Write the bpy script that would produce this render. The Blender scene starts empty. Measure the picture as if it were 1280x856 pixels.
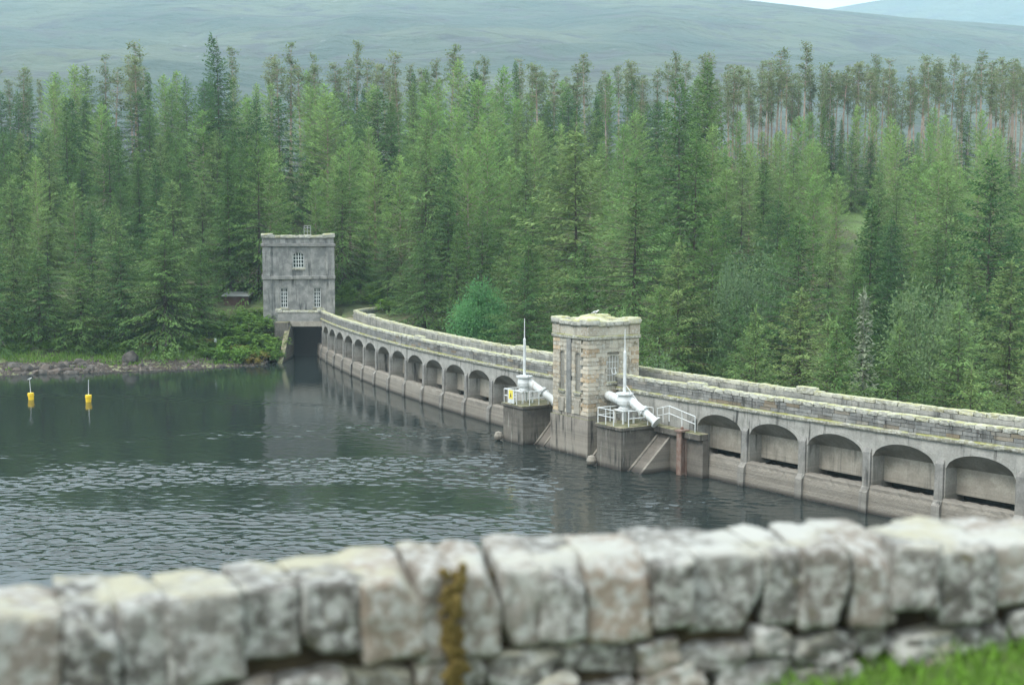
import bpy, math, random
import numpy as np
from mathutils import Matrix, Vector, noise as mnoise

# ------------------------------------------------------------------ camera, sky, sun, exposure
CAMZ = 16.42                       # camera height above the reservoir (z = 0)
FPX, HOR = 1600.0, 284.1           # focal length and horizon row in pixels of the 1280 x 856 photograph
scene = bpy.context.scene
cam_d = bpy.data.cameras.new('camera')
cam = bpy.data.objects.new('camera', cam_d)
scene.collection.objects.link(cam)
cam.location = (0, 0, CAMZ)
cam.rotation_euler = (math.radians(90) - math.atan((428 - HOR) / FPX), 0, 0)
cam_d.sensor_width = 36.0
cam_d.lens = 36.0 * FPX / 1280.0
cam_d.clip_start = 0.1
cam_d.clip_end = 20000
cam_d.dof.use_dof = True
cam_d.dof.focus_distance = 110
cam_d.dof.aperture_fstop = 1.35
scene.camera = cam

SUN_EL, SUN_AZ = math.radians(52), math.radians(-125)   # azimuth from +Y, clockwise: behind the camera to the left
world = bpy.data.worlds.new('World')
scene.world = world
world.use_nodes = True
wt = world.node_tree
wt.nodes.clear()
w_out = wt.nodes.new('ShaderNodeOutputWorld')
w_bg = wt.nodes.new('ShaderNodeBackground')
w_sky = wt.nodes.new('ShaderNodeTexSky')
w_sky.sky_type = 'NISHITA'
w_sky.sun_disc = False
w_sky.sun_elevation = SUN_EL
w_sky.sun_rotation = SUN_AZ
w_sky.dust_density = 4.0
w_mix = wt.nodes.new('ShaderNodeMix'); w_mix.data_type = 'RGBA'
w_mix.inputs['Factor'].default_value = 0.88              # closed overcast over the clear sky
w_tc = wt.nodes.new('ShaderNodeTexCoord')
w_n = wt.nodes.new('ShaderNodeTexNoise'); w_n.inputs['Scale'].default_value = 2.2; w_n.inputs['Detail'].default_value = 5
w_r = wt.nodes.new('ShaderNodeValToRGB')
w_r.color_ramp.elements[0].position = 0.3; w_r.color_ramp.elements[0].color = (0.76, 0.83, 0.89, 1)
w_r.color_ramp.elements[1].position = 0.7; w_r.color_ramp.elements[1].color = (0.95, 0.99, 1.0, 1)
w_sc = wt.nodes.new('ShaderNodeVectorMath'); w_sc.operation = 'SCALE'; w_sc.inputs['Scale'].default_value = 9.0
wt.links.new(w_tc.outputs['Generated'], w_n.inputs['Vector'])
wt.links.new(w_n.outputs['Fac'], w_r.inputs['Fac'])
w_xyz = wt.nodes.new('ShaderNodeSeparateXYZ'); wt.links.new(w_tc.outputs['Generated'], w_xyz.inputs[0])
w_g = wt.nodes.new('ShaderNodeMapRange'); w_g.inputs['To Min'].default_value = 8.0; w_g.inputs['To Max'].default_value = 18.0   # overcast sky: brighter overhead
wt.links.new(w_xyz.outputs['Z'], w_g.inputs['Value']); wt.links.new(w_g.outputs['Result'], w_sc.inputs['Scale'])
wt.links.new(w_r.outputs['Color'], w_sc.inputs[0])
wt.links.new(w_sky.outputs['Color'], w_mix.inputs['A'])
wt.links.new(w_sc.outputs['Vector'], w_mix.inputs['B'])
wt.links.new(w_mix.outputs['Result'], w_bg.inputs['Color'])
w_bg.inputs['Strength'].default_value = 0.105
wt.links.new(w_bg.outputs['Background'], w_out.inputs['Surface'])

sun_d = bpy.data.lights.new('sun', 'SUN')
sun_d.energy = 1.5
sun_d.angle = math.radians(20)
sun_d.color = (1.0, 0.96, 0.9)
sun = bpy.data.objects.new('sun', sun_d)
scene.collection.objects.link(sun)
_sd = Vector((math.sin(SUN_AZ) * math.cos(SUN_EL), math.cos(SUN_AZ) * math.cos(SUN_EL), math.sin(SUN_EL)))
sun.rotation_euler = _sd.to_track_quat('Z', 'Y').to_euler()
sun.location = (0, 0, 60)

scene.view_settings.view_transform = 'Standard'
scene.view_settings.look = 'None'
scene.view_settings.exposure = 0.85
scene.view_settings.gamma = 1.0
cy = scene.cycles
cy.use_denoising = True
cy.max_bounces = 6
cy.diffuse_bounces = 3
cy.glossy_bounces = 3
cy.transmission_bounces = 4
cy.volume_bounces = 3
cy.transparent_max_bounces = 8
cy.caustics_reflective = False
cy.caustics_refractive = False
cy.sample_clamp_indirect = 4

# ------------------------------------------------------------------ helpers
C = scene.collection
RNG = random.Random(7)
PI = math.pi

def ray(px, py, d):
    """world point on the viewing ray of a photograph pixel at depth Y = d (camera looks along +Y)"""
    p = math.atan((428 - HOR) / FPX); b = -(py - 428) / FPX
    k = d / (math.cos(p) + b * math.sin(p))
    return Vector(((px - 640) / FPX * k, d, CAMZ + (b * math.cos(p) - math.sin(p)) * k))

def mesh(name, verts, faces, mat=None, smooth=False, mats=None, midx=None):
    me = bpy.data.meshes.new(name)
    me.from_pydata([tuple(v) for v in verts], [], faces)
    if mats:
        for m in mats: me.materials.append(m)
        if midx is not None: me.polygons.foreach_set('material_index', midx)
    elif mat: me.materials.append(mat)
    if smooth: me.polygons.foreach_set('use_smooth', [True] * len(me.polygons))
    me.update()
    return me

def link(name, data, parent=None, loc=None, rot=None, scale=None):
    o = bpy.data.objects.new(name, data)
    C.objects.link(o)
    if loc is not None: o.location = loc
    if rot is not None: o.rotation_euler = rot
    if scale is not None: o.scale = scale
    if parent is not None: o.parent = parent
    return o

def tag(o, label=None, cat=None, group=None, kind=None):
    if label: o['label'] = label
    if cat: o['category'] = cat
    if group: o['group'] = group
    if kind: o['kind'] = kind
    return o

def empty(name, loc=(0, 0, 0), rz=0.0, scale=None):
    o = link(name, None, None, loc, (0, 0, rz), scale)
    o.empty_display_size = 0.5
    return o

class MB:
    """collects vertices and faces of one mesh"""
    def __init__(self): self.v = []; self.f = []
    def add(self, vs, fs):
        n = len(self.v); self.v += [tuple(p) for p in vs]; self.f += [tuple(i + n for i in f) for f in fs]
    def box(self, x0, x1, y0, y1, z0, z1, M=None):
        vs = [(x, y, z) for z in (z0, z1) for y in (y0, y1) for x in (x0, x1)]
        if M is not None: vs = [M @ Vector(p) for p in vs]
        self.add(vs, [(0, 2, 3, 1), (4, 5, 7, 6), (0, 1, 5, 4), (2, 6, 7, 3), (0, 4, 6, 2), (1, 3, 7, 5)])
    def bevbox(self, x0, x1, y0, y1, z0, z1, b=0.02):
        """box with chamfered edges (24 vertices)"""
        xs, ys, zs = (x0, x1), (y0, y1), (z0, z1)
        vs = []; idx = {}
        for i in (0, 1):
            for j in (0, 1):
                for k in (0, 1):
                    sx, sy, sz = 1 - 2 * i, 1 - 2 * j, 1 - 2 * k
                    for ax in range(3):
                        p = [xs[i], ys[j], zs[k]]
                        for a2, sg in ((0, sx), (1, sy), (2, sz)):
                            if a2 != ax: p[a2] += sg * b
                        idx[(i, j, k, ax)] = len(vs); vs.append(p)
        fs = []
        def quad(*q): fs.append(tuple(idx[t] for t in q))
        for i in (0, 1): quad((i,0,0,0),(i,1,0,0),(i,1,1,0),(i,0,1,0))
        for j in (0, 1): quad((0,j,0,1),(1,j,0,1),(1,j,1,1),(0,j,1,1))
        for k in (0, 1): quad((0,0,k,2),(1,0,k,2),(1,1,k,2),(0,1,k,2))
        for i in (0, 1):
            for j in (0, 1):
                quad((i,j,0,0),(i,j,1,0),(i,j,1,1),(i,j,0,1))
                quad((i,0,j,0),(i,1,j,0),(i,1,j,2),(i,0,j,2))
                quad((0,i,j,1),(1,i,j,1),(1,i,j,2),(0,i,j,2))
                for k in (0, 1): fs.append((idx[(i,j,k,0)], idx[(i,j,k,1)], idx[(i,j,k,2)]))
        self.add(vs, fs)
    def tube(self, pts, rad, n=10, cap=True):
        pts = [Vector(p) for p in pts]
        if not isinstance(rad, (list, tuple)): rad = [rad] * len(pts)
        rings = []
        for i, p in enumerate(pts):
            t = (pts[min(i + 1, len(pts) - 1)] - pts[max(i - 1, 0)]).normalized()
            a = Vector((0, 0, 1)) if abs(t.z) < 0.9 else Vector((1, 0, 0))
            u = t.cross(a).normalized(); w = t.cross(u)
            rings.append([p + (u * math.cos(2 * PI * k / n) + w * math.sin(2 * PI * k / n)) * rad[i] for k in range(n)])
        vs = [q for r in rings for q in r]; fs = []
        for i in range(len(pts) - 1):
            for k in range(n):
                fs.append((i * n + k, i * n + (k + 1) % n, (i + 1) * n + (k + 1) % n, (i + 1) * n + k))
        if cap: fs += [tuple(range(n - 1, -1, -1)), tuple((len(pts) - 1) * n + k for k in range(n))]
        self.add(vs, fs)
    def lathe(self, prof, n=20, c=(0, 0, 0)):
        vs = [(c[0] + r * math.cos(2 * PI * k / n), c[1] + r * math.sin(2 * PI * k / n), c[2] + z) for r, z in prof for k in range(n)]
        fs = [(i * n + k, i * n + (k + 1) % n, (i + 1) * n + (k + 1) % n, (i + 1) * n + k) for i in range(len(prof) - 1) for k in range(n)]
        fs += [tuple(range(n - 1, -1, -1)), tuple((len(prof) - 1) * n + k for k in range(n))]
        self.add(vs, fs)
    def prism(self, poly, ax, a0, a1):
        """extrude a polygon given in the two other axes along axis ax (0, 1, 2)"""
        def P(p, a):
            q = list(p); q.insert(ax, a); return q
        n = len(poly)
        self.add([P(p, a0) for p in poly] + [P(p, a1) for p in poly],
                 [tuple(range(n - 1, -1, -1)), tuple(range(n, 2 * n))] + [(i, (i + 1) % n, n + (i + 1) % n, n + i) for i in range(n)])
    def mesh(self, name, mat=None, smooth=False): return mesh(name, self.v, self.f, mat, smooth)
    def obj(self, name, mat, parent=None, smooth=False, loc=None, rot=None):
        return link(name, self.mesh(name, mat, smooth), parent, loc, rot)

def fbm(p, o=4): return mnoise.fractal(Vector(p), 1.0, 2.0, o)

# ------------------------------------------------------------------ materials
def newmat(name):
    m = bpy.data.materials.new(name); m.use_nodes = True
    nt = m.node_tree; nt.nodes.clear()
    out = nt.nodes.new('ShaderNodeOutputMaterial'); b = nt.nodes.new('ShaderNodeBsdfPrincipled')
    nt.links.new(b.outputs['BSDF'], out.inputs['Surface'])
    return m, nt, b, out

def nd(nt, t, **kw):
    n = nt.nodes.new(t)
    for k, v in kw.items():
        if hasattr(n, k) and not k[0].isupper(): setattr(n, k, v)
        else: n.inputs[k].default_value = v
    return n

def pos(nt, scale=(1, 1, 1)):
    g = nt.nodes.new('ShaderNodeNewGeometry')
    mp = nt.nodes.new('ShaderNodeMapping'); mp.inputs['Scale'].default_value = scale
    nt.links.new(g.outputs['Position'], mp.inputs['Vector'])
    return mp.outputs['Vector'], g

def noise_fac(nt, vec, scale, detail=5, lo=0.35, hi=0.65, rough=0.6):
    n = nd(nt, 'ShaderNodeTexNoise', Scale=scale, Detail=detail, Roughness=rough)
    nt.links.new(vec, n.inputs['Vector'])
    r = nd(nt, 'ShaderNodeMapRange', interpolation_type='SMOOTHSTEP')
    r.inputs['From Min'].default_value = lo; r.inputs['From Max'].default_value = hi
    nt.links.new(n.outputs['Fac'], r.inputs['Value'])
    return r.outputs['Result']

def mixc(nt, fac, a, b, mode='MIX'):
    m = nt.nodes.new('ShaderNodeMix'); m.data_type = 'RGBA'; m.blend_type = mode
    for s, v in (('Factor', fac), ('A', a), ('B', b)):
        if isinstance(v, (tuple, list)): m.inputs[s].default_value = (*v, 1) if len(v) == 3 else v
        elif isinstance(v, (int, float)): m.inputs[s].default_value = v
        else: nt.links.new(v, m.inputs[s])
    return m.outputs['Result']

def mathn(nt, op, a, b=None, c=None):
    m = nt.nodes.new('ShaderNodeMath'); m.operation = op
    for i, v in enumerate((a, b, c)):
        if v is None: continue
        if isinstance(v, (int, float)): m.inputs[i].default_value = v
        else: nt.links.new(v, m.inputs[i])
    return m.outputs[0]

def stone_mat(name, a, b, streak=0.0, streak_col=(0.035, 0.036, 0.034), moss=0.0, moss_cols=((0.2, 0.2, 0.06), (0.36, 0.37, 0.24)),
              rand=0.0, rand_col=None, scale=1.0, bump=0.3, tide=False, rough=0.9, lichen=0.0, lichen_col=(0.5, 0.51, 0.46)):
    m, nt, bs, out = newmat(name)
    v, g = pos(nt)
    col = mixc(nt, noise_fac(nt, v, 1.1 * scale, 6), a, b)
    fine = noise_fac(nt, v, 9 * scale, 4, 0.3, 0.75)
    col = mixc(nt, mathn(nt, 'MULTIPLY', fine, 0.35), col, tuple(x * 0.5 for x in a))
    if rand_col is not None:
        oi = nt.nodes.new('ShaderNodeObjectInfo')
        rr = nd(nt, 'ShaderNodeMapRange'); rr.inputs['From Min'].default_value = 1 - rand; rr.inputs['From Max'].default_value = min(1.0, 1.15 - rand * 0.5)
        nt.links.new(oi.outputs['Random'], rr.inputs['Value'])
        col = mixc(nt, mathn(nt, 'MULTIPLY', rr.outputs['Result'], 0.75), col, rand_col)
        hs = nt.nodes.new('ShaderNodeHueSaturation'); hs.inputs['Hue'].default_value = 0.5
        rv = nd(nt, 'ShaderNodeMapRange'); rv.inputs['To Min'].default_value = 0.72; rv.inputs['To Max'].default_value = 1.25
        m7 = mathn(nt, 'FRACT', mathn(nt, 'MULTIPLY', oi.outputs['Random'], 17.31))
        nt.links.new(m7, rv.inputs['Value']); nt.links.new(rv.outputs['Result'], hs.inputs['Value']); nt.links.new(col, hs.inputs['Color'])
        col = hs.outputs['Color']
    if lichen:
        col = mixc(nt, mathn(nt, 'MULTIPLY', noise_fac(nt, v, 5.5 * scale, 5, 0.5 - 0.08 * lichen, 0.72 - 0.08 * lichen), 0.85), col, lichen_col)
        col = mixc(nt, mathn(nt, 'MULTIPLY', noise_fac(nt, v, 2.3 * scale, 6, 0.6, 0.72), 0.7), col, (0.1, 0.085, 0.03))
    if tide:
        # bands left by changing water levels: they run level along the masonry
        vb, _ = pos(nt, (0.03, 0.03, 2.6))
        band = noise_fac(nt, vb, 1.6, 3, 0.35, 0.65)
        sx = nt.nodes.new('ShaderNodeSeparateXYZ'); nt.links.new(g.outputs['Position'], sx.inputs[0])
        low = nd(nt, 'ShaderNodeMapRange', interpolation_type='SMOOTHSTEP'); low.inputs['From Min'].default_value = 3.0; low.inputs['From Max'].default_value = 1.2
        nt.links.new(sx.outputs['Z'], low.inputs['Value'])
        tcol = mixc(nt, band, (0.175, 0.16, 0.135), (0.28, 0.257, 0.217))
        col = mixc(nt, mathn(nt, 'MULTIPLY', low.outputs['Result'], 0.8 * float(tide)), col, tcol)
        wet = nd(nt, 'ShaderNodeMapRange'); wet.inputs['From Min'].default_value = 0.35; wet.inputs['From Max'].default_value = 0.05
        nt.links.new(sx.outputs['Z'], wet.inputs['Value'])
        col = mixc(nt, wet.outputs['Result'], col, (0.05, 0.045, 0.04))
    if streak:
        vs, _ = pos(nt, (1, 1, 0.09))
        s1 = noise_fac(nt, vs, 2.6, 4, 0.52, 0.68)
        s2 = noise_fac(nt, v, 0.35, 2, 0.35, 0.6)
        col = mixc(nt, mathn(nt, 'MULTIPLY', mathn(nt, 'MULTIPLY', s1, s2), streak), col, streak_col)
        s3 = noise_fac(nt, vs, 5.5, 3, 0.6, 0.7)
        col = mixc(nt, mathn(nt, 'MULTIPLY', s3, streak * 0.4), col, (0.42, 0.42, 0.38))
    if moss:
        sn = nt.nodes.new('ShaderNodeSeparateXYZ'); nt.links.new(g.outputs['Normal'], sn.inputs[0])
        up = nd(nt, 'ShaderNodeMapRange', interpolation_type='SMOOTHSTEP'); up.inputs['From Min'].default_value = 0.05; up.inputs['From Max'].default_value = 0.7
        nt.links.new(sn.outputs['Z'], up.inputs['Value'])
        mc = mixc(nt, noise_fac(nt, v, 1.7, 5, 0.4, 0.6), moss_cols[0], moss_cols[1])
        mf = mathn(nt, 'MULTIPLY', up.outputs['Result'], noise_fac(nt, v, 0.8 * max(1.0, scale), 5, 0.5 - 0.3 * moss, 0.6 - 0.2 * moss))
        col = mixc(nt, mf, col, mc)
    nt.links.new(col, bs.inputs['Base Color'])
    bs.inputs['Roughness'].default_value = rough
    bs.inputs['Specular IOR Level'].default_value = 0.25
    bn = nd(nt, 'ShaderNodeTexNoise', Scale=7 * scale, Detail=8, Roughness=0.65); nt.links.new(v, bn.inputs['Vector'])
    bu = nd(nt, 'ShaderNodeBump', Strength=bump, Distance=0.06 / scale); nt.links.new(bn.outputs['Fac'], bu.inputs['Height'])
    nt.links.new(bu.outputs['Normal'], bs.inputs['Normal'])
    return m

def leaf_mat(name, a, b, transl=0.3, var=0.5, obj_var=1.0):
    m, nt, bs, out = newmat(name)
    oi = nt.nodes.new('ShaderNodeObjectInfo')
    v, g = pos(nt)
    col = mixc(nt, oi.outputs['Random'], a, b)
    col = mixc(nt, noise_fac(nt, v, 0.8, 3, 0.35, 0.65), col, mixc(nt, 0.5, col, b))
    hs = nt.nodes.new('ShaderNodeHueSaturation')
    at = nt.nodes.new('ShaderNodeAttribute'); at.attribute_name = 'tint'
    rv = nd(nt, 'ShaderNodeMapRange'); rv.inputs['To Min'].default_value = 1 - var * 0.6; rv.inputs['To Max'].default_value = 1 + var * 0.8
    nt.links.new(at.outputs['Fac'], rv.inputs['Value'])
    nt.links.new(rv.outputs['Result'], hs.inputs['Value'])
    nt.links.new(col, hs.inputs['Color'])
    nt.links.new(hs.outputs['Color'], bs.inputs['Base Color'])
    bs.inputs['Roughness'].default_value = 0.7; bs.inputs['Specular IOR Level'].default_value = 0.2
    tr = nt.nodes.new('ShaderNodeBsdfTranslucent'); nt.links.new(hs.outputs['Color'], tr.inputs['Color'])
    mx = nt.nodes.new('ShaderNodeMixShader'); mx.inputs[0].default_value = transl
    nt.links.new(bs.outputs['BSDF'], mx.inputs[1]); nt.links.new(tr.outputs['BSDF'], mx.inputs[2])
    nt.links.new(mx.outputs[0], out.inputs['Surface'])
    return m

def plain(name, col, rough=0.5, metal=0.0, dirt=None, dirt_amt=0.4, scale=3.0):
    m, nt, bs, out = newmat(name)
    v, g = pos(nt)
    c = mixc(nt, mathn(nt, 'MULTIPLY', noise_fac(nt, v, scale, 6), dirt_amt), col, dirt or tuple(x * 0.6 for x in col))
    nt.links.new(c, bs.inputs['Base Color'])
    bs.inputs['Roughness'].default_value = rough; bs.inputs['Metallic'].default_value = metal
    return m

M = {}
M['concrete'] = stone_mat('dam_concrete', (0.31, 0.31, 0.285), (0.42, 0.415, 0.385), streak=0.95, tide=True)
M['recess'] = stone_mat('recess_concrete', (0.3, 0.28, 0.235), (0.43, 0.405, 0.345), streak=0.5, tide=True)
M['floor_dark'] = stone_mat('algae_and_shade', (0.03, 0.035, 0.03), (0.05, 0.055, 0.045), rough=0.5)  # dark algae tone on the floor; also colours in the shade of the slot
M['sill'] = stone_mat('sill_rubble', (0.2, 0.185, 0.165), (0.31, 0.29, 0.255), tide=True, bump=0.9, scale=0.7)
M['block'] = stone_mat('parapet_block', (0.18, 0.185, 0.178), (0.28, 0.28, 0.262), streak=0.8, rand=0.2, rand_col=(0.27, 0.21, 0.13))
M['cope'] = stone_mat('coping_stone', (0.34, 0.34, 0.3), (0.48, 0.48, 0.43), moss=1.0, rand=0.3, rand_col=(0.36, 0.35, 0.2), lichen=0.9, bump=0.7,
                      moss_cols=((0.34, 0.34, 0.16), (0.43, 0.44, 0.32)))
M['string'] = stone_mat('mossy_string_course', (0.2, 0.2, 0.17), (0.32, 0.31, 0.25), streak=0.5, moss=0.45, lichen=0.8, moss_cols=((0.25, 0.25, 0.08), (0.34, 0.35, 0.22)), bump=0.6)
M['tower_block'] = stone_mat('tower_granite', (0.37, 0.345, 0.285), (0.46, 0.43, 0.355), streak=0.45, rand=0.25, rand_col=(0.4, 0.32, 0.22), lichen=0.25)
M['tower_core'] = stone_mat('tower_joints', (0.24, 0.23, 0.2), (0.31, 0.3, 0.26), streak=0.4)
M['tower_plinth'] = stone_mat('tower_plinth', (0.24, 0.22, 0.19), (0.34, 0.31, 0.27), streak=0.9, tide=True, moss=0.6, moss_cols=((0.09, 0.12, 0.03), (0.2, 0.22, 0.08)))
M['pier'] = stone_mat('platform_concrete', (0.09, 0.085, 0.075), (0.15, 0.14, 0.122), streak=0.9, tide=0.45, moss=0.8, moss_cols=((0.1, 0.11, 0.05), (0.24, 0.22, 0.15)))
M['ramp'] = stone_mat('ramp_concrete', (0.09, 0.082, 0.072), (0.15, 0.135, 0.118), tide=0.4)
M['buttress'] = stone_mat('buttress_concrete', (0.19, 0.19, 0.18), (0.3, 0.295, 0.275), streak=1.0, tide=0.55)
M['gatehouse'] = stone_mat('gatehouse_render', (0.17, 0.178, 0.174), (0.32, 0.322, 0.305), streak=1.0, streak_col=(0.05, 0.054, 0.052), scale=0.9)
M['white'] = plain('white_paint', (0.74, 0.77, 0.77), 0.4, dirt=(0.45, 0.47, 0.45), dirt_amt=0.5, scale=2.0)
m_, nt_, bs_, out_ = newmat('weathered_white_paint')
v_, g_ = pos(nt_); vs_, _ = pos(nt_, (1, 1, 0.15))
c_ = mixc(nt_, mathn(nt_, 'MULTIPLY', noise_fac(nt_, v_, 2.5, 6), 0.5), (0.66, 0.69, 0.69), (0.42, 0.45, 0.43))
c_ = mixc(nt_, mathn(nt_, 'MULTIPLY', noise_fac(nt_, vs_, 4.0, 5, 0.58, 0.72), 0.6), c_, (0.3, 0.2, 0.12))
nt_.links.new(c_, bs_.inputs['Base Color']); bs_.inputs['Roughness'].default_value = 0.5
M['white'] = m_
M['rust'] = plain('rusty_column', (0.17, 0.1, 0.075), 0.8, dirt=(0.24, 0.19, 0.16), dirt_amt=0.8)
M['yellow'] = plain('yellow_plastic', (0.85, 0.6, 0.02), 0.45, dirt=(0.7, 0.45, 0.02))
M['yellow_sign'] = plain('yellow_sign_paint', (0.85, 0.72, 0.1), 0.5)
M['black'] = plain('black_paint_and_shade', (0.02, 0.02, 0.02), 0.5)
M['grey_metal'] = plain('grey_metal', (0.36, 0.38, 0.38), 0.5, 0.3)
M['wood'] = plain('weathered_wood', (0.22, 0.18, 0.14), 0.9)
M['shed'] = plain('brown_boards', (0.1, 0.055, 0.045), 0.85)
M['gull_white'] = plain('gull_white', (0.8, 0.8, 0.78), 0.7, dirt_amt=0.05)
M['gull_grey'] = plain('gull_grey', (0.3, 0.32, 0.34), 0.7)
m, nt, bs, out = newmat('window_glass')
bs.inputs['Base Color'].default_value = (0.02, 0.03, 0.03, 1); bs.inputs['Roughness'].default_value = 0.08
M['glass'] = m
M['bark'] = plain('spruce_bark', (0.085, 0.065, 0.05), 0.95, dirt=(0.16, 0.14, 0.12), dirt_amt=0.7, scale=2.0)
M['pine_bark'] = plain('pine_bark', (0.3, 0.21, 0.16), 0.95, dirt=(0.4, 0.34, 0.3), dirt_amt=0.8, scale=1.0)
M['dead_wood'] = plain('dead_wood', (0.24, 0.24, 0.2), 0.95, dirt=(0.2, 0.17, 0.14))
M['spruce'] = leaf_mat('spruce_needles', (0.045, 0.115, 0.045), (0.125, 0.215, 0.062), 0.45, 0.8)
M['spruce_pale'] = leaf_mat('pale_spruce_needles', (0.12, 0.225, 0.075), (0.2, 0.275, 0.1), 0.45, 0.8)
M['larch'] = leaf_mat('larch_needles', (0.165, 0.3, 0.09), (0.245, 0.355, 0.12), 0.5, 0.7)
M['pine'] = leaf_mat('pine_needles', (0.15, 0.21, 0.1), (0.22, 0.26, 0.13), 0.5)
M['broad'] = leaf_mat('broad_leaves', (0.12, 0.29, 0.11), (0.13, 0.3, 0.11), 0.45)
M['willow'] = leaf_mat('willow_leaves', (0.13, 0.21, 0.11), (0.16, 0.24, 0.11), 0.45)
M['fern'] = leaf_mat('bracken', (0.1, 0.21, 0.04), (0.15, 0.26, 0.05), 0.4)
M['russet'] = leaf_mat('russet_heath', (0.2, 0.17, 0.04), (0.24, 0.2, 0.05), 0.3)
M['grass'] = leaf_mat('verge_grass', (0.12, 0.25, 0.035), (0.17, 0.32, 0.05), 0.4, var=0.7)
M['rock'] = stone_mat('shore_rock', (0.055, 0.052, 0.047), (0.14, 0.128, 0.115), rand=0.4, rand_col=(0.13, 0.105, 0.088), bump=0.6)
M['wallstone'] = stone_mat('dry_wall_stone', (0.115, 0.11, 0.098), (0.235, 0.228, 0.205), rand=0.3, rand_col=(0.32, 0.26, 0.2), scale=3.0, bump=0.9, lichen=1.0,
                           lichen_col=(0.4, 0.41, 0.385), moss=0.15, moss_cols=((0.37, 0.375, 0.345), (0.335, 0.325, 0.245)))
M['wallcore'] = stone_mat('wall_core_earth', (0.035, 0.03, 0.022), (0.085, 0.07, 0.04), scale=3.0, bump=1.0)
M['moss'] = stone_mat('orange_moss', (0.1, 0.075, 0.02), (0.19, 0.14, 0.045), scale=5.0, bump=1.0)
M['asphalt'] = stone_mat('asphalt', (0.045, 0.045, 0.047), (0.06, 0.06, 0.06), scale=4.0)
M['track'] = stone_mat('gravel_track', (0.24, 0.21, 0.18), (0.32, 0.29, 0.25), scale=2.0, moss=0.3)

# ground: grass, shingle near the water, needle litter in the wood
m, nt, bs, out = newmat('terrain')
v, g = pos(nt)
sx = nt.nodes.new('ShaderNodeSeparateXYZ'); nt.links.new(g.outputs['Position'], sx.inputs[0])
n1 = noise_fac(nt, v, 0.35, 6)
litter = mixc(nt, n1, (0.055, 0.075, 0.028), (0.1, 0.1, 0.05))
litter = mixc(nt, noise_fac(nt, v, 0.09, 4, 0.45, 0.6), litter, (0.1, 0.16, 0.045))
shing = mixc(nt, noise_fac(nt, v, 1.6, 6, 0.4, 0.6), (0.08, 0.072, 0.06), (0.19, 0.17, 0.145))
shing = mixc(nt, mathn(nt, 'MULTIPLY', noise_fac(nt, v, 0.3, 5, 0.45, 0.6), 0.75), shing, (0.17, 0.2, 0.07))
zf = nd(nt, 'ShaderNodeMapRange', interpolation_type='SMOOTHSTEP'); zf.inputs['From Min'].default_value = 0.7; zf.inputs['From Max'].default_value = 1.6
nt.links.new(mathn(nt, 'ADD', sx.outputs['Z'], mathn(nt, 'MULTIPLY', n1, 0.6)), zf.inputs['Value'])
nt.links.new(mixc(nt, zf.outputs['Result'], shing, litter), bs.inputs['Base Color'])
bs.inputs['Roughness'].default_value = 0.95
bn = nd(nt, 'ShaderNodeTexNoise', Scale=2.5, Detail=8); nt.links.new(v, bn.inputs['Vector'])
bu = nd(nt, 'ShaderNodeBump', Strength=0.8, Distance=0.25); nt.links.new(bn.outputs['Fac'], bu.inputs['Height']); nt.links.new(bu.outputs['Normal'], bs.inputs['Normal'])
M['terrain'] = m

# moorland of the mountains
m, nt, bs, out = newmat('moorland')
v, g = pos(nt)
c = mixc(nt, noise_fac(nt, v, 0.004, 8), (0.02, 0.034, 0.018), (0.065, 0.075, 0.035))
c = mixc(nt, noise_fac(nt, v, 0.016, 8, 0.5, 0.62), c, (0.03, 0.026, 0.022))
vg, _ = pos(nt, (1, 0.3, 0.5))
c = mixc(nt, noise_fac(nt, vg, 0.05, 7, 0.66, 0.76), c, (0.15, 0.15, 0.15))
nt.links.new(c, bs.inputs['Base Color']); bs.inputs['Roughness'].default_value = 1.0
bn = nd(nt, 'ShaderNodeTexNoise', Scale=0.012, Detail=8); nt.links.new(v, bn.inputs['Vector'])
bu = nd(nt, 'ShaderNodeBump', Strength=1.0, Distance=60); nt.links.new(bn.outputs['Fac'], bu.inputs['Height']); nt.links.new(bu.outputs['Normal'], bs.inputs['Normal'])
M['moor'] = m

# water: calm and ruffled patches, the ruffled ones drawn out across the wind
m, nt, bs, out = newmat('reservoir_water')
v, g = pos(nt)
bs.inputs['Base Color'].default_value = (0.018, 0.025, 0.024, 1)
bs.inputs['IOR'].default_value = 1.333
bs.inputs['Roughness'].default_value = 0.03
w1 = nd(nt, 'ShaderNodeTexNoise', Scale=6.0, Detail=2); nt.links.new(v, w1.inputs['Vector'])
bu = nd(nt, 'ShaderNodeBump', Strength=0.25, Distance=0.015); nt.links.new(w1.outputs['Fac'], bu.inputs['Height']); nt.links.new(bu.outputs['Normal'], bs.inputs['Normal'])
M['water'] = m

# ------------------------------------------------------------------ dam axis (circular arc, upstream face of the parapet)
X0, Y0, H0, KK = -24.31, 162.1, 1.2923, -0.003771
PITCH, S1 = 4.764, 85.95
def dam_pt(s):
    if s < 0: return Vector((X0 + math.cos(H0) * s, Y0 - math.sin(H0) * s))
    return Vector((X0 + (math.sin(H0 + KK * s) - math.sin(H0)) / KK, Y0 + (math.cos(H0 + KK * s) - math.cos(H0)) / KK))
def dam_frame(s):
    h = H0 + KK * max(s, 0)
    return Vector((math.cos(h), -math.sin(h))), Vector((-math.sin(h), -math.cos(h)))   # tangent towards the camera, normal into the reservoir
def dam_p(s, n, z):
    p = dam_pt(s); t, nn = dam_frame(s)
    return (p.x + nn.x * n, p.y + nn.y * n, z)
_S = np.arange(-120, 190, 1.0)
_DP = np.array([tuple(dam_pt(s)) for s in _S]); _DN = np.array([tuple(dam_frame(s)[1]) for s in _S])
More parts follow.
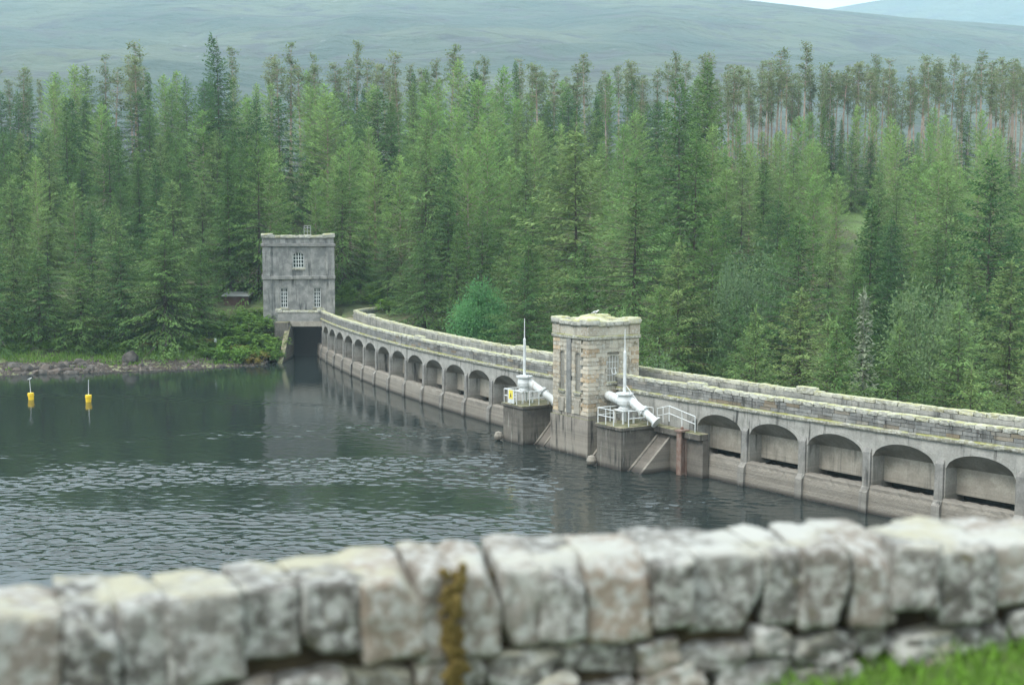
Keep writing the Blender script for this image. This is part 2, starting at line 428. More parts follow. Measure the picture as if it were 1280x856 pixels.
def dam_u(x, y):
    """distance downstream of the parapet line (negative in the reservoir) and station"""
    d2 = (_DP[:, 0] - x) ** 2 + (_DP[:, 1] - y) ** 2
    i = int(np.argmin(d2))
    return -((x - _DP[i, 0]) * _DN[i, 0] + (y - _DP[i, 1]) * _DN[i, 1]), _S[i]

# ------------------------------------------------------------------ terrain, water, mountains
def ysh(x): return float(np.interp(x, [-400, -120, -80, -56, -40, -30, -26], [120, 134, 139, 142, 147, 152, 156]))
def hill(x, y):
    z = 5 + 0.26 * (y - 165)
    top = 27.5 + 1.5 * math.sin(x * 0.02 + 1) + 0.7 * math.sin(x * 0.07)
    if z > top - 4: z = top - 4 + 4 * math.tanh((z - top + 4) / 4)
    return z - max(0, y - 300) * 0.05
def ground_z(x, y):
    n = fbm((x * 0.06, y * 0.06, 1.3)) * 0.5
    near = 13.4 - max(0, y - 8) * 0.62
    u, s = dam_u(x, y)
    if -29.6 < x < -21.8 and 150 < y < 167.5 and (x < -23 or y < 160): return -4.0
    if y > 168 and x < -20:
        land = hill(x, y) + n
    elif u < 2.0:
        L = y - ysh(x)
        b = float(np.interp(L, [-30, -7, 0, 3, 8, 12, 18], [-5, -1.4, 0, 0.55, 1.7, 3.6, 5.0])) + (n * 0.5 if L > 1 else n * 0.2)
        if L > 18: b = max(b, hill(x, y) + n)
        if x > -26: b = -5
        land = b
    else:
        land = hill(x, y) + n
    return max(land, near)

def grid_mesh(name, xs, ys, fz, mat, skip=None):
    nx, ny = len(xs), len(ys)
    vs = [(x, y, fz(x, y)) for y in ys for x in xs]
    fs = [(j * nx + i, j * nx + i + 1, (j + 1) * nx + i + 1, (j + 1) * nx + i) for j in range(ny - 1) for i in range(nx - 1)]
    return mesh(name, vs, fs, mat, True)

def axis(a, b, step_in, lo, hi, step_out):
    l = list(np.arange(lo, a, step_out)) + list(np.arange(a, b, step_in)) + list(np.arange(b, hi + step_out, step_out))
    return [float(x) for x in l]
xs = axis(-90, 100, 2.0, -700, 700, 25); ys = axis(6.4, 300, 2.0, 6.4, 320, 10) + [360, 420, 500, 650, 850]
ground = link('ground', grid_mesh('ground', xs, ys, ground_z, M['terrain'])); tag(ground, kind='structure')
for vtx in ground.data.vertices:
    if vtx.co.y > 320: vtx.co.z = min(vtx.co.z, 24 - (vtx.co.y - 300) * 0.03)

# reservoir surface: real wavelets, ruffled by gusts in drawn-out patches, calm in the lee of the far wood
def water_mesh():
    r = np.random.RandomState(4)
    ax = np.array([-700, -500, -350, -250, -180, -130, -100, -80, -70] + list(np.arange(-64, 46, 0.13)) + [50, 60, 80])
    ay = np.array([5, 15, 25, 35, 40] + list(np.arange(44, 80, 0.09)) + list(np.arange(80, 106, 0.125)) + list(np.arange(106, 162, 0.25)) + [163, 166])
    X, Y = np.meshgrid(ax, ay)
    def lowfreq(n, lx, ly, seed):
        q = np.random.RandomState(seed); f = np.zeros_like(X)
        for k in range(n):
            sc_ = 2.0 ** q.uniform(-1.0, 1.3); a = q.uniform(-0.25, 0.25)
            kx, ky = 2 * np.pi * sc_ / lx * q.uniform(.5, 1) * q.choice((-1, 1)), 2 * np.pi * sc_ / ly * q.uniform(.6, 1)
            f += np.sin(kx * X + ky * (Y + a * X * 0.2) + q.uniform(0, 6.28)) / sc_ ** 0.6
        return f / f.std()
    p = lowfreq(14, 60, 16, 1)
    sm = lambda t: np.clip(t, 0, 1) ** 2 * (3 - 2 * np.clip(t, 0, 1))
    edge = 99 + 4 * lowfreq(6, 40, 300, 3) + 0.10 * X
    near = sm((edge - Y) / 26 + 0.5)
    amp = np.maximum(near * (0.14 + 0.86 * sm((p + 0.65) / 0.9)), 0.8 * sm((p - 0.95) / 0.4))
    gust = sm((lowfreq(18, 11, 5, 9) + 1.6) / 2.6)
    amp = 0.06 + 0.94 * amp * (0.35 + 0.65 * gust)
    H = np.zeros_like(X); wind = np.radians(250)
    for k in range(64):
        lam = 0.28 * 2 ** (r.uniform(0, 1) ** 1.3 * 2.4); th = wind + r.normal(0, 0.95)
        H += (0.028 * lam) * np.sin(2 * np.pi / lam * (np.cos(th) * X + np.sin(th) * Y) + r.uniform(0, 6.28)) / math.sqrt(64) * 1.25
    fine = (X > -66) & (X < 47) & (Y > 43) & (Y < 162)
    Z = np.where(fine, H * amp, 0)
    ny, nx = X.shape
    idx = np.arange(nx * ny).reshape(ny, nx)
    q = np.stack([idx[:-1, :-1], idx[:-1, 1:], idx[1:, 1:], idx[1:, :-1]], -1).reshape(-1, 4)
    cx = X.ravel()[q].mean(1); cyy = Y.ravel()[q].mean(1)
    # keep what lies upstream of the dam body
    keep = np.ones(len(q), bool)
    cand = np.where(cx > -40)[0]
    for c0 in range(0, len(cand), 20000):
        cc = cand[c0:c0 + 20000]
        d2 = (cx[cc, None] - _DP[None, 100:, 0]) ** 2 + (cyy[cc, None] - _DP[None, 100:, 1]) ** 2
        i_ = d2.argmin(1) + 100
        uu = -((cx[cc] - _DP[i_, 0]) * _DN[i_, 0] + (cyy[cc] - _DP[i_, 1]) * _DN[i_, 1])
        keep[cc] = (uu < 1.6) | ((cx[cc] > -29) & (cx[cc] < -23) & (cyy[cc] > 155))
    q = q[keep]
    me = bpy.data.meshes.new('water')
    me.vertices.add(nx * ny); me.vertices.foreach_set('co', np.stack([X, Y, Z], -1).astype(np.float32).ravel())
    me.loops.add(len(q) * 4); me.loops.foreach_set('vertex_index', q.astype(np.int32).ravel())
    me.polygons.add(len(q)); me.polygons.foreach_set('loop_start', np.arange(len(q), dtype=np.int32) * 4); me.polygons.foreach_set('loop_total', np.full(len(q), 4, np.int32))
    me.polygons.foreach_set('use_smooth', np.ones(len(q), bool))
    me.update(calc_edges=True); me.materials.append(M['water']); return me
water = link('water', water_mesh()); tag(water, kind='structure')

def mountain(name, prof, dist, depth, seed):
    """ridge given as (pixel x, pixel y of the skyline) at a distance; slopes run down towards the valley"""
    pxs = [p[0] for p in prof]; pys = [p[1] for p in prof]
    cols = np.linspace(pxs[0], pxs[-1], 150); rows = np.linspace(0, 1, 40)
    vs = []; 
    for r in rows:
        for c in cols:
            py = float(np.interp(c, pxs, pys))
            top = ray(c, py, dist)
            y = dist - depth * r
            x = top.x * (1 - 0.35 * r)
            z = 10 + (top.z - 10) * (1 - r) ** 1.15
            k = min(1.0, r * 1.6) * (1 - r) * 2
            z += k * 45 * fbm((x * 0.0022 + seed, y * 0.0022, 0.3), 6) - k * 16 * abs(fbm((x * 0.006, y * 0.0016, seed), 4)) + min(1, 0.12 + r * 2) * 6 * fbm((x * 0.012, y * 0.012, seed), 5)
            vs.append((x, y, z))
    n = len(cols)
    # far side falls away again
    for c in cols:
        top = ray(c, float(np.interp(c, pxs, pys)), dist); vs.append((top.x, dist + depth * 0.5, 0))
    fs = [((j) * n + i + 1, j * n + i, (j + 1) * n + i, (j + 1) * n + i + 1) for j in range(len(rows) - 1) for i in range(n - 1)]
    L = len(rows) * n
    fs += [(i, i + 1, L + i + 1, L + i) for i in range(n - 1)]
    o = link(name, mesh(name, vs, fs, M['moor'], True)); tag(o, kind='structure'); return o
mountain('moorland_hill', [(-2600, 60), (-1500, -10), (-700, -22), (0, -18), (350, -17), (640, -16), (800, -10), (930, 0), (985, 6), (1030, 12), (1130, 22), (1300, 34), (1700, 70), (2600, 150)], 2300, 1750, 3.1)
mountain('far_mountain', [(300, 150), (700, 90), (900, 40), (1028, 13), (1085, 3), (1120, -2), (1180, -8), (1280, -16), (1500, -26), (1900, -26), (2600, -10), (3400, 60)], 4300, 1900, 8.7)

# haze box round everything
hz = MB(); hz.box(-7900, 7900, -300, 5600, -30, 900)
hm = bpy.data.materials.new('haze'); hm.use_nodes = True; hm.node_tree.nodes.clear()
ho = hm.node_tree.nodes.new('ShaderNodeOutputMaterial'); hv = hm.node_tree.nodes.new('ShaderNodeVolumePrincipled')
hv.inputs['Color'].default_value = (0.62, 0.87, 1.0, 1); hv.inputs['Density'].default_value = 0.0002; hv.inputs['Anisotropy'].default_value = 0.0
hm.node_tree.links.new(hv.outputs['Volume'], ho.inputs['Volume'])
haze = hz.obj('haze', hm); tag(haze, 'pale grey haze filling the air over the valley', 'haze', kind='stuff')

# ------------------------------------------------------------------ dam
ZC, ZCB, ZB, ZS = 5.92, 5.68, 5.02, 4.74       # coping top, coping bottom, parapet base, string course base
dam = empty('dam', (*dam_pt(45), -1.0))
tag(dam, 'curved concrete dam with a row of spillway arches and mossy stone parapets', 'dam')
DINV = Matrix.Translation(Vector((*dam_pt(45), -1.0))).inverted()
def damchild(o, parent=None):
    if parent is None: o.parent = dam; o.matrix_parent_inverse = DINV
    else: o.parent = parent
    return o
def strip(name, mat, s0, s1, prof, step=1.6, parent=None, kind=None, jitter=0.0):
    """a profile of (n, z) points swept along the dam axis, closed"""
    ss = np.linspace(s0, s1, max(2, int((s1 - s0) / step) + 1)); k = len(prof)
    vs = [dam_p(s, n + RNG.uniform(-jitter, jitter), z + RNG.uniform(-jitter, jitter)) for s in ss for n, z in prof]
    fs = [(i * k + j, i * k + (j + 1) % k, (i + 1) * k + (j + 1) % k, (i + 1) * k + j) for i in range(len(ss) - 1) for j in range(k)]
    fs += [tuple(range(k - 1, -1, -1)), tuple((len(ss) - 1) * k + j for j in range(k))]
    o = link(name, mesh(name, vs, fs, mat)); damchild(o, parent)
    if kind: o['kind'] = kind
    return o
SE = 150.0
WID = 4.1                                       # parapet to parapet
strip('core', M['concrete'], 0.4, SE, [(-1.95, 4.7), (-1.95, -3), (-18, -22), (-WID - 0.5, -2), (-WID - 0.5, 4.7)], 4)
strip('deck', M['track'], 0.0, SE, [(-0.3, 4.705), (-WID, 4.705), (-WID, 4.8), (-0.3, 4.8)], 3)
strip('string_course', M['string'], -0.2, SE, [(-0.3, ZS), (0.13, ZS), (0.16, ZS + 0.08), (0.15, ZS + 0.2), (0.02, ZB), (-0.3, ZB)], 0.5, jitter=0.018)

# arch bay in its own frame: a along the dam, n towards the reservoir, z up
def bay_mesh():
    mb = MB(); hw, half = 2.05, PITCH / 2 + 0.02
    N = 20
    arch = [(-hw + 2 * hw * i / N) for i in range(N + 1)]
    az = [3.3 + 0.92 * math.sqrt(max(0, 1 - (a / hw) ** 2)) ** 1.15 for a in arch]
    zt = ZS + 0.02
    for i in range(N):
        a0, a1 = arch[i], arch[i + 1]
        mb.add([(a0, 0, az[i]), (a1, 0, az[i + 1]), (a1, 0, zt), (a0, 0, zt)], [(0, 1, 2, 3)])          # spandrel
    for sg in (-1, 1):
        mb.add([(sg * hw, 0, 1.0), (sg * half, 0, 1.0), (sg * half, 0, zt), (sg * hw, 0, zt)], [(0, 1, 2, 3) if sg > 0 else (3, 2, 1, 0)])
        mb.add([(sg * hw, 0, 1.0), (sg * hw, 0, 3.3), (sg * hw, -1.1, 3.22), (sg * hw, -1.9, 3.22), (sg * hw, -1.9, 1.0)], [(0, 1, 2, 3, 4) if sg < 0 else (4, 3, 2, 1, 0)])
    mb.add([(-half, 0, zt), (half, 0, zt), (half, -1.9, zt), (-half, -1.9, zt)], [(0, 1, 2, 3)])
    # raised arch ring, 25 mm proud
    for i in range(N):
        a0, a1 = arch[i], arch[i + 1]
        def o(a, z): 
            r = Vector((a / hw, (z - 3.3) / 0.92 * 1.6)); r = r.normalized() if r.length > 1e-6 else Vector((0, 1)); return (a + r.x * 0.2, z + max(0.0, r.y) * 0.22)
        p0, p1 = o(a0, az[i]), o(a1, az[i + 1])
        mb.add([(a0, 0.02, az[i]), (a1, 0.02, az[i + 1]), (p1[0], 0.02, p1[1]), (p0[0], 0.02, p0[1]), (a0, 0, az[i]), (a1, 0, az[i + 1]), (p1[0], 0, p1[1]), (p0[0], 0, p0[1])],
               [(0, 1, 2, 3), (4, 0, 1, 5), (3, 2, 6, 7)])
    return mb.mesh('arch_bay', M['concrete'])
BAY = bay_mesh()
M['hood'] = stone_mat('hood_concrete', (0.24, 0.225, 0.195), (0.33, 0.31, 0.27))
def hood_mesh():
    mb = MB(); hw = 2.05; N = 20
    for i in range(N):
        a0, a1 = -hw + 2 * hw * i / N, -hw + 2 * hw * (i + 1) / N
        z_ = [3.3 + 0.92 * math.sqrt(max(0, 1 - (a / hw) ** 2)) ** 1.15 for a in (a0, a1)]
        mb.add([(a0, 0, z_[0]), (a1, 0, z_[1]), (a1, -1.1, 3.22), (a0, -1.1, 3.22)], [(3, 2, 1, 0)])
    return mb.mesh('hood', M['hood'])
HOOD = hood_mesh()
def backwall_mesh():
    mb = MB()
    mb.add([(-2.06, -1.11, 1.72), (2.06, -1.11, 1.72), (2.06, -1.11, 3.24), (-2.06, -1.11, 3.24)], [(0, 1, 2, 3)])
    mb.box(-2.06, 2.06, -1.4, -1.115, 1.72, 3.24)
    return mb.mesh('recess_wall', M['recess'])
BACK = backwall_mesh()
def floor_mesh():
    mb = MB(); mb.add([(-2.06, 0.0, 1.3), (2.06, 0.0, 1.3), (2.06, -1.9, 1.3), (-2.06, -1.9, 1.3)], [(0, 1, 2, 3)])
    mb.add([(-2.06, -1.92, 1.3), (2.06, -1.92, 1.3), (2.06, -1.92, 2.4), (-2.06, -1.92, 2.4)], [(0, 1, 2, 3)])  # dark sheet at the back: shade of the inlet slot put into the colour
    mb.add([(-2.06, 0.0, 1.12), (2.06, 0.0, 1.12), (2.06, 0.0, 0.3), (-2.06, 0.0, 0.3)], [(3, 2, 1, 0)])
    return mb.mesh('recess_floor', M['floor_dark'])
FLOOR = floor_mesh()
def sill_mesh(seed):
    r = random.Random(seed); n = 18; half = PITCH / 2 - 0.05
    prof = [(-0.42, 0.9), (-0.42, 1.44), (-0.3, 1.6), (0.06, 1.6), (0.16, 1.48), (0.2, 1.2), (0.3, 0.0), (0.5, -2.5), (-0.42, -2.5)]
    vs = []; fs = []; k = len(prof)
    for i in range(n + 1):
        a = -half + 2 * half * i / n
        for j, (nn, z) in enumerate(prof):
            q = 0.035 if 1 <= j <= 4 else (0.02 if j == 5 else 0)
            vs.append((a, nn + r.uniform(-q, q), z + r.uniform(-q, q)))
    for i in range(n):
        for j in range(k): fs.append((i * k + j, (i + 1) * k + j, (i + 1) * k + (j + 1) % k, i * k + (j + 1) % k))
    fs += [tuple(range(k)), tuple(n * k + j for j in range(k - 1, -1, -1))]
    return mesh('sill', vs, fs, M['sill'])
SILLS = [sill_mesh(i) for i in range(4)]
def buttress_mesh():
    mb = MB()
    mb.prism([(-0.05, -2.5), (0.6, -2.5), (0.42, 1.2), (0.17, 1.5), (0.14, 3.5), (0.004, 3.75), (-0.05, 3.75)], 0, -0.26, 0.26)
    return mb.mesh('buttress', M['buttress'])
BUTT = buttress_mesh()
def bay(sc, nb=True):
    t, n = dam_frame(sc); p = dam_pt(sc)
    rz = math.atan2(t.y, t.x)
    # local +y must be the reservoir side: tangent x, normal = tangent turned clockwise -> mirror through the frame below
    M4 = Matrix(((t.x, n.x, 0, p.x), (t.y, n.y, 0, p.y), (0, 0, 1, 0), (0, 0, 0, 1)))
    b = link('arch_bay', BAY); damchild(b); b.matrix_basis = M4
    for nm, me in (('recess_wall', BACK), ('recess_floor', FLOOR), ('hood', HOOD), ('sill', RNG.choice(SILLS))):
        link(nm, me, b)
    o = link('buttress', BUTT, b, (-PITCH / 2, 0, 0))
    return b
for i in range(14): bay(i * PITCH)
for j in range(12): bay(S1 + (j + 0.5) * PITCH)
# plain wall behind the gate tower
strip('tower_section_wall', M['concrete'], 13.5 * PITCH, S1, [(-1.9, ZS + 0.02), (0.0, ZS + 0.02), (0.0, 3.0), (0.0, -2.5), (-1.9, -2.5)], 1.6)

# parapet masonry
def rough_block(seed, cuts, amp, b=0.0):
    """unit block with uneven faces, about -0.5..0.5 each way"""
    r = random.Random(seed); n = cuts + 1
    vs = {}; V = []; F = []
    def vid(i, j, k):
        if (i, j, k) not in vs:
            p = Vector((i / n - 0.5, j / n - 0.5, k / n - 0.5))
            ext = sum(1 for q in (i, j, k) if q in (0, n))
            if ext >= 2: p *= (1 - b * (ext - 1))
            p += Vector([r.uniform(-amp, amp) for _ in range(3)])
            vs[(i, j, k)] = len(V); V.append(p)
        return vs[(i, j, k)]
    for a in range(n):
        for c in range(n):
            F.append((vid(a, c, 0), vid(a, c + 1, 0), vid(a + 1, c + 1, 0), vid(a + 1, c, 0)))
            F.append((vid(a, c, n), vid(a + 1, c, n), vid(a + 1, c + 1, n), vid(a, c + 1, n)))
            F.append((vid(a, 0, c), vid(a + 1, 0, c), vid(a + 1, 0, c + 1), vid(a, 0, c + 1)))
            F.append((vid(a, n, c), vid(a, n, c + 1), vid(a + 1, n, c + 1), vid(a + 1, n, c)))
            F.append((vid(0, a, c), vid(0, a, c + 1), vid(0, a + 1, c + 1), vid(0, a + 1, c)))
            F.append((vid(n, a, c), vid(n, a + 1, c), vid(n, a + 1, c + 1), vid(n, a, c + 1)))
    return V, F
COPES = []
for q in range(6):
    V, F = rough_block(40 + q, 2, 0.035, 0.05); COPES.append(mesh('coping_stone', V, F, M['cope']))
BLOCKS = []
for q in range(5):
    mb = MB(); r = random.Random(q); mb.bevbox(-0.5, 0.5, -0.5, 0.5, -0.5, 0.5, 0.03)
    BLOCKS.append(mesh('stone_block', [(x + r.uniform(-.012, .012), y + r.uniform(-.05, .05), z + r.uniform(-.03, .03)) for x, y, z in mb.v], mb.f, M['block']))

def along(s, n, z):
    t, nn = dam_frame(s); return dam_p(s, n, z), math.atan2(t.y, t.x)
def parapet(name, n_out, n_in, s0, s1, face_sign, label):
    core = strip(name, M['tower_core'], s0, s1, [(n_out - 0.03, ZB - 0.02), (n_out - 0.03, ZCB), (n_in + 0.03, ZCB), (n_in + 0.03, ZB - 0.02)] if n_out > n_in else
                 [(n_out + 0.03, 4.7), (n_out + 0.03, ZCB), (n_in - 0.03, ZCB), (n_in - 0.03, 4.7)], 2)
    core['label'] = label
    return core
up = parapet('upstream_parapet', 0.0, -0.4, -0.1, SE, 1, 'upstream parapet wall of grey blocks under mossy coping')
dn = parapet('downstream_parapet', -WID - 0.4, -WID, 1.2, SE, 1, 'downstream parapet wall of grey blocks under mossy coping')
def cope_run(parent, s0, s1, nc, w):
    s = s0
    while s < s1:
        L = RNG.uniform(0.62, 1.0); bump = 0.0
        (p, rz) = along(s + L / 2, nc + RNG.uniform(-.02, .02), (ZC + ZCB) / 2 + RNG.uniform(-.015, .03))
        o = link('coping_stone', RNG.choice(COPES), parent, p, (RNG.uniform(-.03, .03), RNG.uniform(-.03, .03), rz + RNG.choice((0, PI))), (L * 0.99, w * RNG.uniform(0.95, 1.08), (ZC - ZCB) * RNG.uniform(1.0, 1.25)))
        s += L
cope_run(up, -0.4, 125, -0.19, 0.54)
cope_run(dn, 1.0, 125, -WID - 0.2, 0.54)
for s_, par, nc in ((43.6, up, -0.2), (86.0, up, -0.2), (12.0, dn, -WID - 0.2), (57.0, dn, -WID - 0.2), (92.0, dn, -WID - 0.2)):
    (p, rz) = along(s_, nc, ZC + 0.02)
    o = link('parapet_pier_cap', COPES[0], par, p, (0, 0, rz), (1.5, 0.66, 0.42))
def block_run(parent, s0, s1, nc, courses, inst_from):
    """blocks proud of the parapet core; the near ones are objects, the rest one joined part"""
    rest = MB(); cnt = 0
    for k, (za, zb) in enumerate(courses):
        s = s1 - 0.4 * (k % 2)
        while s > s0:
            L = RNG.uniform(0.7, 1.15); sm = s - L / 2
            h = zb - za
            (p, rz) = along(sm, nc + RNG.uniform(-0.012, 0.012), (za + zb) / 2)
            me = RNG.choice(BLOCKS)
            if inst_from is not None and sm > inst_from:
                link('stone_block', me, parent, p, (0, 0, rz), (L - 0.035, 0.14, h - 0.03)); cnt += 1
            else:
                Mx = Matrix.LocRotScale(Vector(p), Matrix.Rotation(rz, 3, 'Z').to_quaternion(), Vector((L - 0.035, 0.14, h - 0.03)))
                rest.add([Mx @ vv.co for vv in me.vertices], [tuple(pp.vertices) for pp in me.polygons])
            s -= L
    if rest.v:
        o = rest.obj('block_facing', M['block'], parent); o['kind'] = 'stuff'
    return cnt
cs = [(ZB, ZB + 0.22), (ZB + 0.22, ZB + 0.44), (ZB + 0.44, ZCB)]
nblk = block_run(up, 0, 122, -0.03, cs, 36.0)
block_run(dn, 1.5, 125, -WID + 0.01, [(4.82, 5.1), (5.1, 5.39), (5.39, ZCB)], None)

# return wall at the far end of the downstream parapet
ra = dam_p(1.2, -WID - 0.2, 0); pts = [Vector((ra[0], ra[1])), Vector((ra[0] + 0.2, ra[1] + 1.2)), Vector((ra[0] + 1.0, ra[1] + 3.6)), Vector((ra[0] + 2.4, ra[1] + 6.6))]
for a, b in zip(pts[:-1], pts[1:]):
    d = b - a; rz = math.atan2(d.y, d.x); c = (a + b) / 2
    mb = MB(); mb.box(-d.length / 2 - 0.1, d.length / 2 + 0.1, -0.2, 0.2, 3.4, ZCB)
    damchild(mb.obj('return_wall', M['block'], None, False, (c.x, c.y, 0), (0, 0, rz)))
    k = int(d.length / 0.8) + 1
    for i in range(k):
        q = a + d * ((i + 0.5) / k)
        link('coping_stone', RNG.choice(COPES), dn, (q.x, q.y, 5.82), (0, 0, rz), (d.length / k * 1.02, 0.56, 0.3))
# signal post with a stay at the end of the return wall
e_ = pts[-1]
sp = empty('marker_post', (e_.x + 0.1, e_.y - 0.4, 4.4)); tag(sp, 'thin grey post with a slanting stay at the end of the downstream parapet', 'post')
mb = MB(); mb.tube([(0, 0, 0), (0, 0, 2.45)], 0.05, 8); mb.obj('pole', M['grey_metal'], sp)
mb = MB(); mb.tube([(0.02, 0, 1.7), (1.05, -1.4, 0.2)], 0.04, 8); mb.obj('stay', M['grey_metal'], sp)

# link parapet, lintel and wing wall at the intake under the gatehouse
mb = MB(); mb.box(-28.0, -23.7, 161.2, 163.4, 3.95, 4.6); damchild(mb.obj('intake_lintel', M['recess']))
mb = MB(); mb.box(-29.6, -24.1, 161.35, 161.75, 4.6, ZCB); lp = damchild(mb.obj('link_parapet', M['block']))
for i in range(7):
    link('coping_stone', COPES[i % 6], lp, (-29.4 + i * 0.8, 161.55, 5.82), (0, 0, 0), (0.8, 0.56, 0.3))
link('parapet_pier_cap', COPES[1], lp, (-24.2, 161.6, 5.98), (0, 0, 0.3), (0.9, 0.75, 0.5))
link('parapet_pier_cap', COPES[2], lp, (-29.5, 161.6, 5.95), (0, 0, 0), (0.8, 0.7, 0.4))
mb = MB(); mb.box(-24.0, -23.0, 162.6, 167.0, -4, 4.6); damchild(mb.obj('intake_side_wall', M['pier']))
mb = MB(); mb.box(-29.7, -28.0, 159.6, 166.0, -4, 4.55); damchild(mb.obj('intake_side_wall', M['pier']))
mb = MB(); mb.box(-28.0, -24.0, 163.9, 164.4, -4, 4.55); damchild(mb.obj('intake_shade_gate', M['black']))  # gate panel in black, painting the darkness inside the intake opening
# curved wing wall falling to the water
prof = [(162.0, 4.5), (160.4, 4.0), (158.6, 2.9), (157.0, 1.6), (155.4, 0.6), (153.8, -0.2), (153.0, -2.0), (162.0, -2.0)]
mb = MB(); mb.prism(prof, 0, -28.45, -27.85); damchild(mb.obj('wing_wall', M['pier']))
# access track between dam and gatehouse
tp = [(-24.0, 162.0), (-19.9, 163.0), (-18.6, 168.5), (-16.5, 177), (-18.8, 178), (-21.2, 169.5), (-23.3, 167.5)]
mb = MB(); mb.prism(tp, 2, 1.0, 4.83); track = mb.obj('track', M['track']); tag(track, kind='structure')

# ------------------------------------------------------------------ gate tower on the dam (frame: x along the dam towards the camera, y into the reservoir)
OT = Vector((5.42, 90.3))
tt, tn = dam_frame(74.0)
TM = Matrix(((tt.x, tn.x, 0, OT.x), (tt.y, tn.y, 0, OT.y), (0, 0, 1, 0), (0, 0, 0, 1)))
u_o, s_o = dam_u(OT.x, OT.y)
NB = u_o                                          # (negative) distance: parapet line lies at y = u_o in this frame
def thing_T(name, loc, label, cat, group=None):
    e = empty(name); e.matrix_basis = TM @ Matrix.Translation(Vector(loc)); tag(e, label, cat, group); return e
TW = 4.5
tower = thing_T('gate_tower', (0, 0, 0), 'square granite gate tower with orange quoins standing in the water against the dam', 'tower')
e = 0.12
mb = MB(); mb.box(-TW + e, -e, -TW + e, -e, 2.8, 9.3); mb.obj('core', M['tower_core'], tower)
mb = MB(); mb.prism([(-TW - 0.15, -TW), (0.12, -TW), (0.12, 0.12), (-TW - 0.15, 0.12)], 2, -2.5, 2.75)
mb.prism([(-TW - 0.05, -TW), (0.02, -TW), (0.02, 0.02), (-TW - 0.05, 0.02)], 2, 2.75, 3.0); mb.obj('plinth', M['tower_plinth'], tower)
BLK2 = [mesh('stone_block', list(me.vertices[i].co for i in range(len(me.vertices))), [tuple(p.vertices) for p in me.polygons], M['tower_block']) for me in BLOCKS]
M['quoin'] = stone_mat('orange_quoin', (0.38, 0.34, 0.27), (0.45, 0.41, 0.33), streak=0.3, rand=0.4, rand_col=(0.44, 0.32, 0.19), lichen=0.25)
BLKQ = [mesh('quoin_stone', list(v_.co for v_ in me.vertices), [tuple(p.vertices) for p in me.polygons], M['quoin']) for me in BLOCKS]
def face_blocks(face, openings):
    """ashlar on one tower face; face 'up' lies at y = 0 (x from -TW to 0), face 'side' at x = 0 (y from -TW to 0)"""
    zc = [3.0 + 0.3 * k for k in range(19)]
    for k in range(len(zc) - 1):
        za, zb = zc[k], zc[k + 1]
        if za >= 8.4: break
        zb = min(zb, 8.42)
        segs = []
        q = 0.92 if k % 2 else 0.68
        segs += [(-TW, -TW + q, True), (-q, 0, True)]
        a = -TW + q
        r = RNG.uniform(0.5, 0.9)
        while a < -q - 1e-3:
            b = min(a + r, -q)
            if -q - b < 0.3: b = -q
            segs.append((a, b, False)); a = b; r = RNG.uniform(0.55, 0.95)
        for a, b, quoin in segs:
            parts = [(a, b)]
            for (o0, o1, z0, z1) in openings:
                if zb > z0 + 0.05 and za < z1 - 0.05:
                    np_ = []
                    for (p0, p1) in parts:
                        if p1 <= o0 or p0 >= o1: np_.append((p0, p1)); continue
                        if o0 - p0 > 0.1: np_.append((p0, o0))
                        if p1 - o1 > 0.1: np_.append((o1, p1))
                    parts = np_
            for (p0, p1) in parts:
                dep = 0.3; out_ = (0.02 if quoin else 0.0) + RNG.uniform(-.006, .006)
                c = (p0 + p1) / 2; L = p1 - p0 - 0.012
                nm, me = ('quoin_stone', RNG.choice(BLKQ)) if quoin else ('stone_block', RNG.choice(BLK2))
                hh_ = zb - za - 0.012
                if face == 'up':
                    if quoin and p1 == 0: continue     # the corner stone is laid from the side face
                    link(nm, me, tower, (c, -dep / 2 + out_, (za + zb) / 2), (0, 0, 0), (L, dep, hh_))
                else:
                    if quoin and p1 == 0:               # corner quoins alternate long and short on the two faces
                        lx = 0.68 if k % 2 else 0.92
                        link(nm, me, tower, (-lx / 2 + 0.035, (p0 + 0.035) / 2, (za + zb) / 2), (0, 0, 0), (lx, 0.035 - p0 - 0.02, hh_))
                    else:
                        link(nm, me, tower, (-dep / 2 + out_, c, (za + zb) / 2), (0, 0, PI / 2), (L, dep, hh_))
face_blocks('up', [(-3.62, -3.02, 4.6, 7.45), (-1.62, -1.02, 4.6, 7.45), (-2.72, -2.12, 3.0, 8.4)])
face_blocks('side', [(-2.72, -1.68, 5.35, 7.3)])
for (a0, a1) in ((-2.7, -2.14),):
    mb = MB(); mb.bevbox(a0, a1, -0.3, 0.06, 3.0, 8.42, 0.02); o = mb.obj('pilaster', M['gatehouse'], tower); o['label'] = 'dark streaked pilaster between the two slit windows'
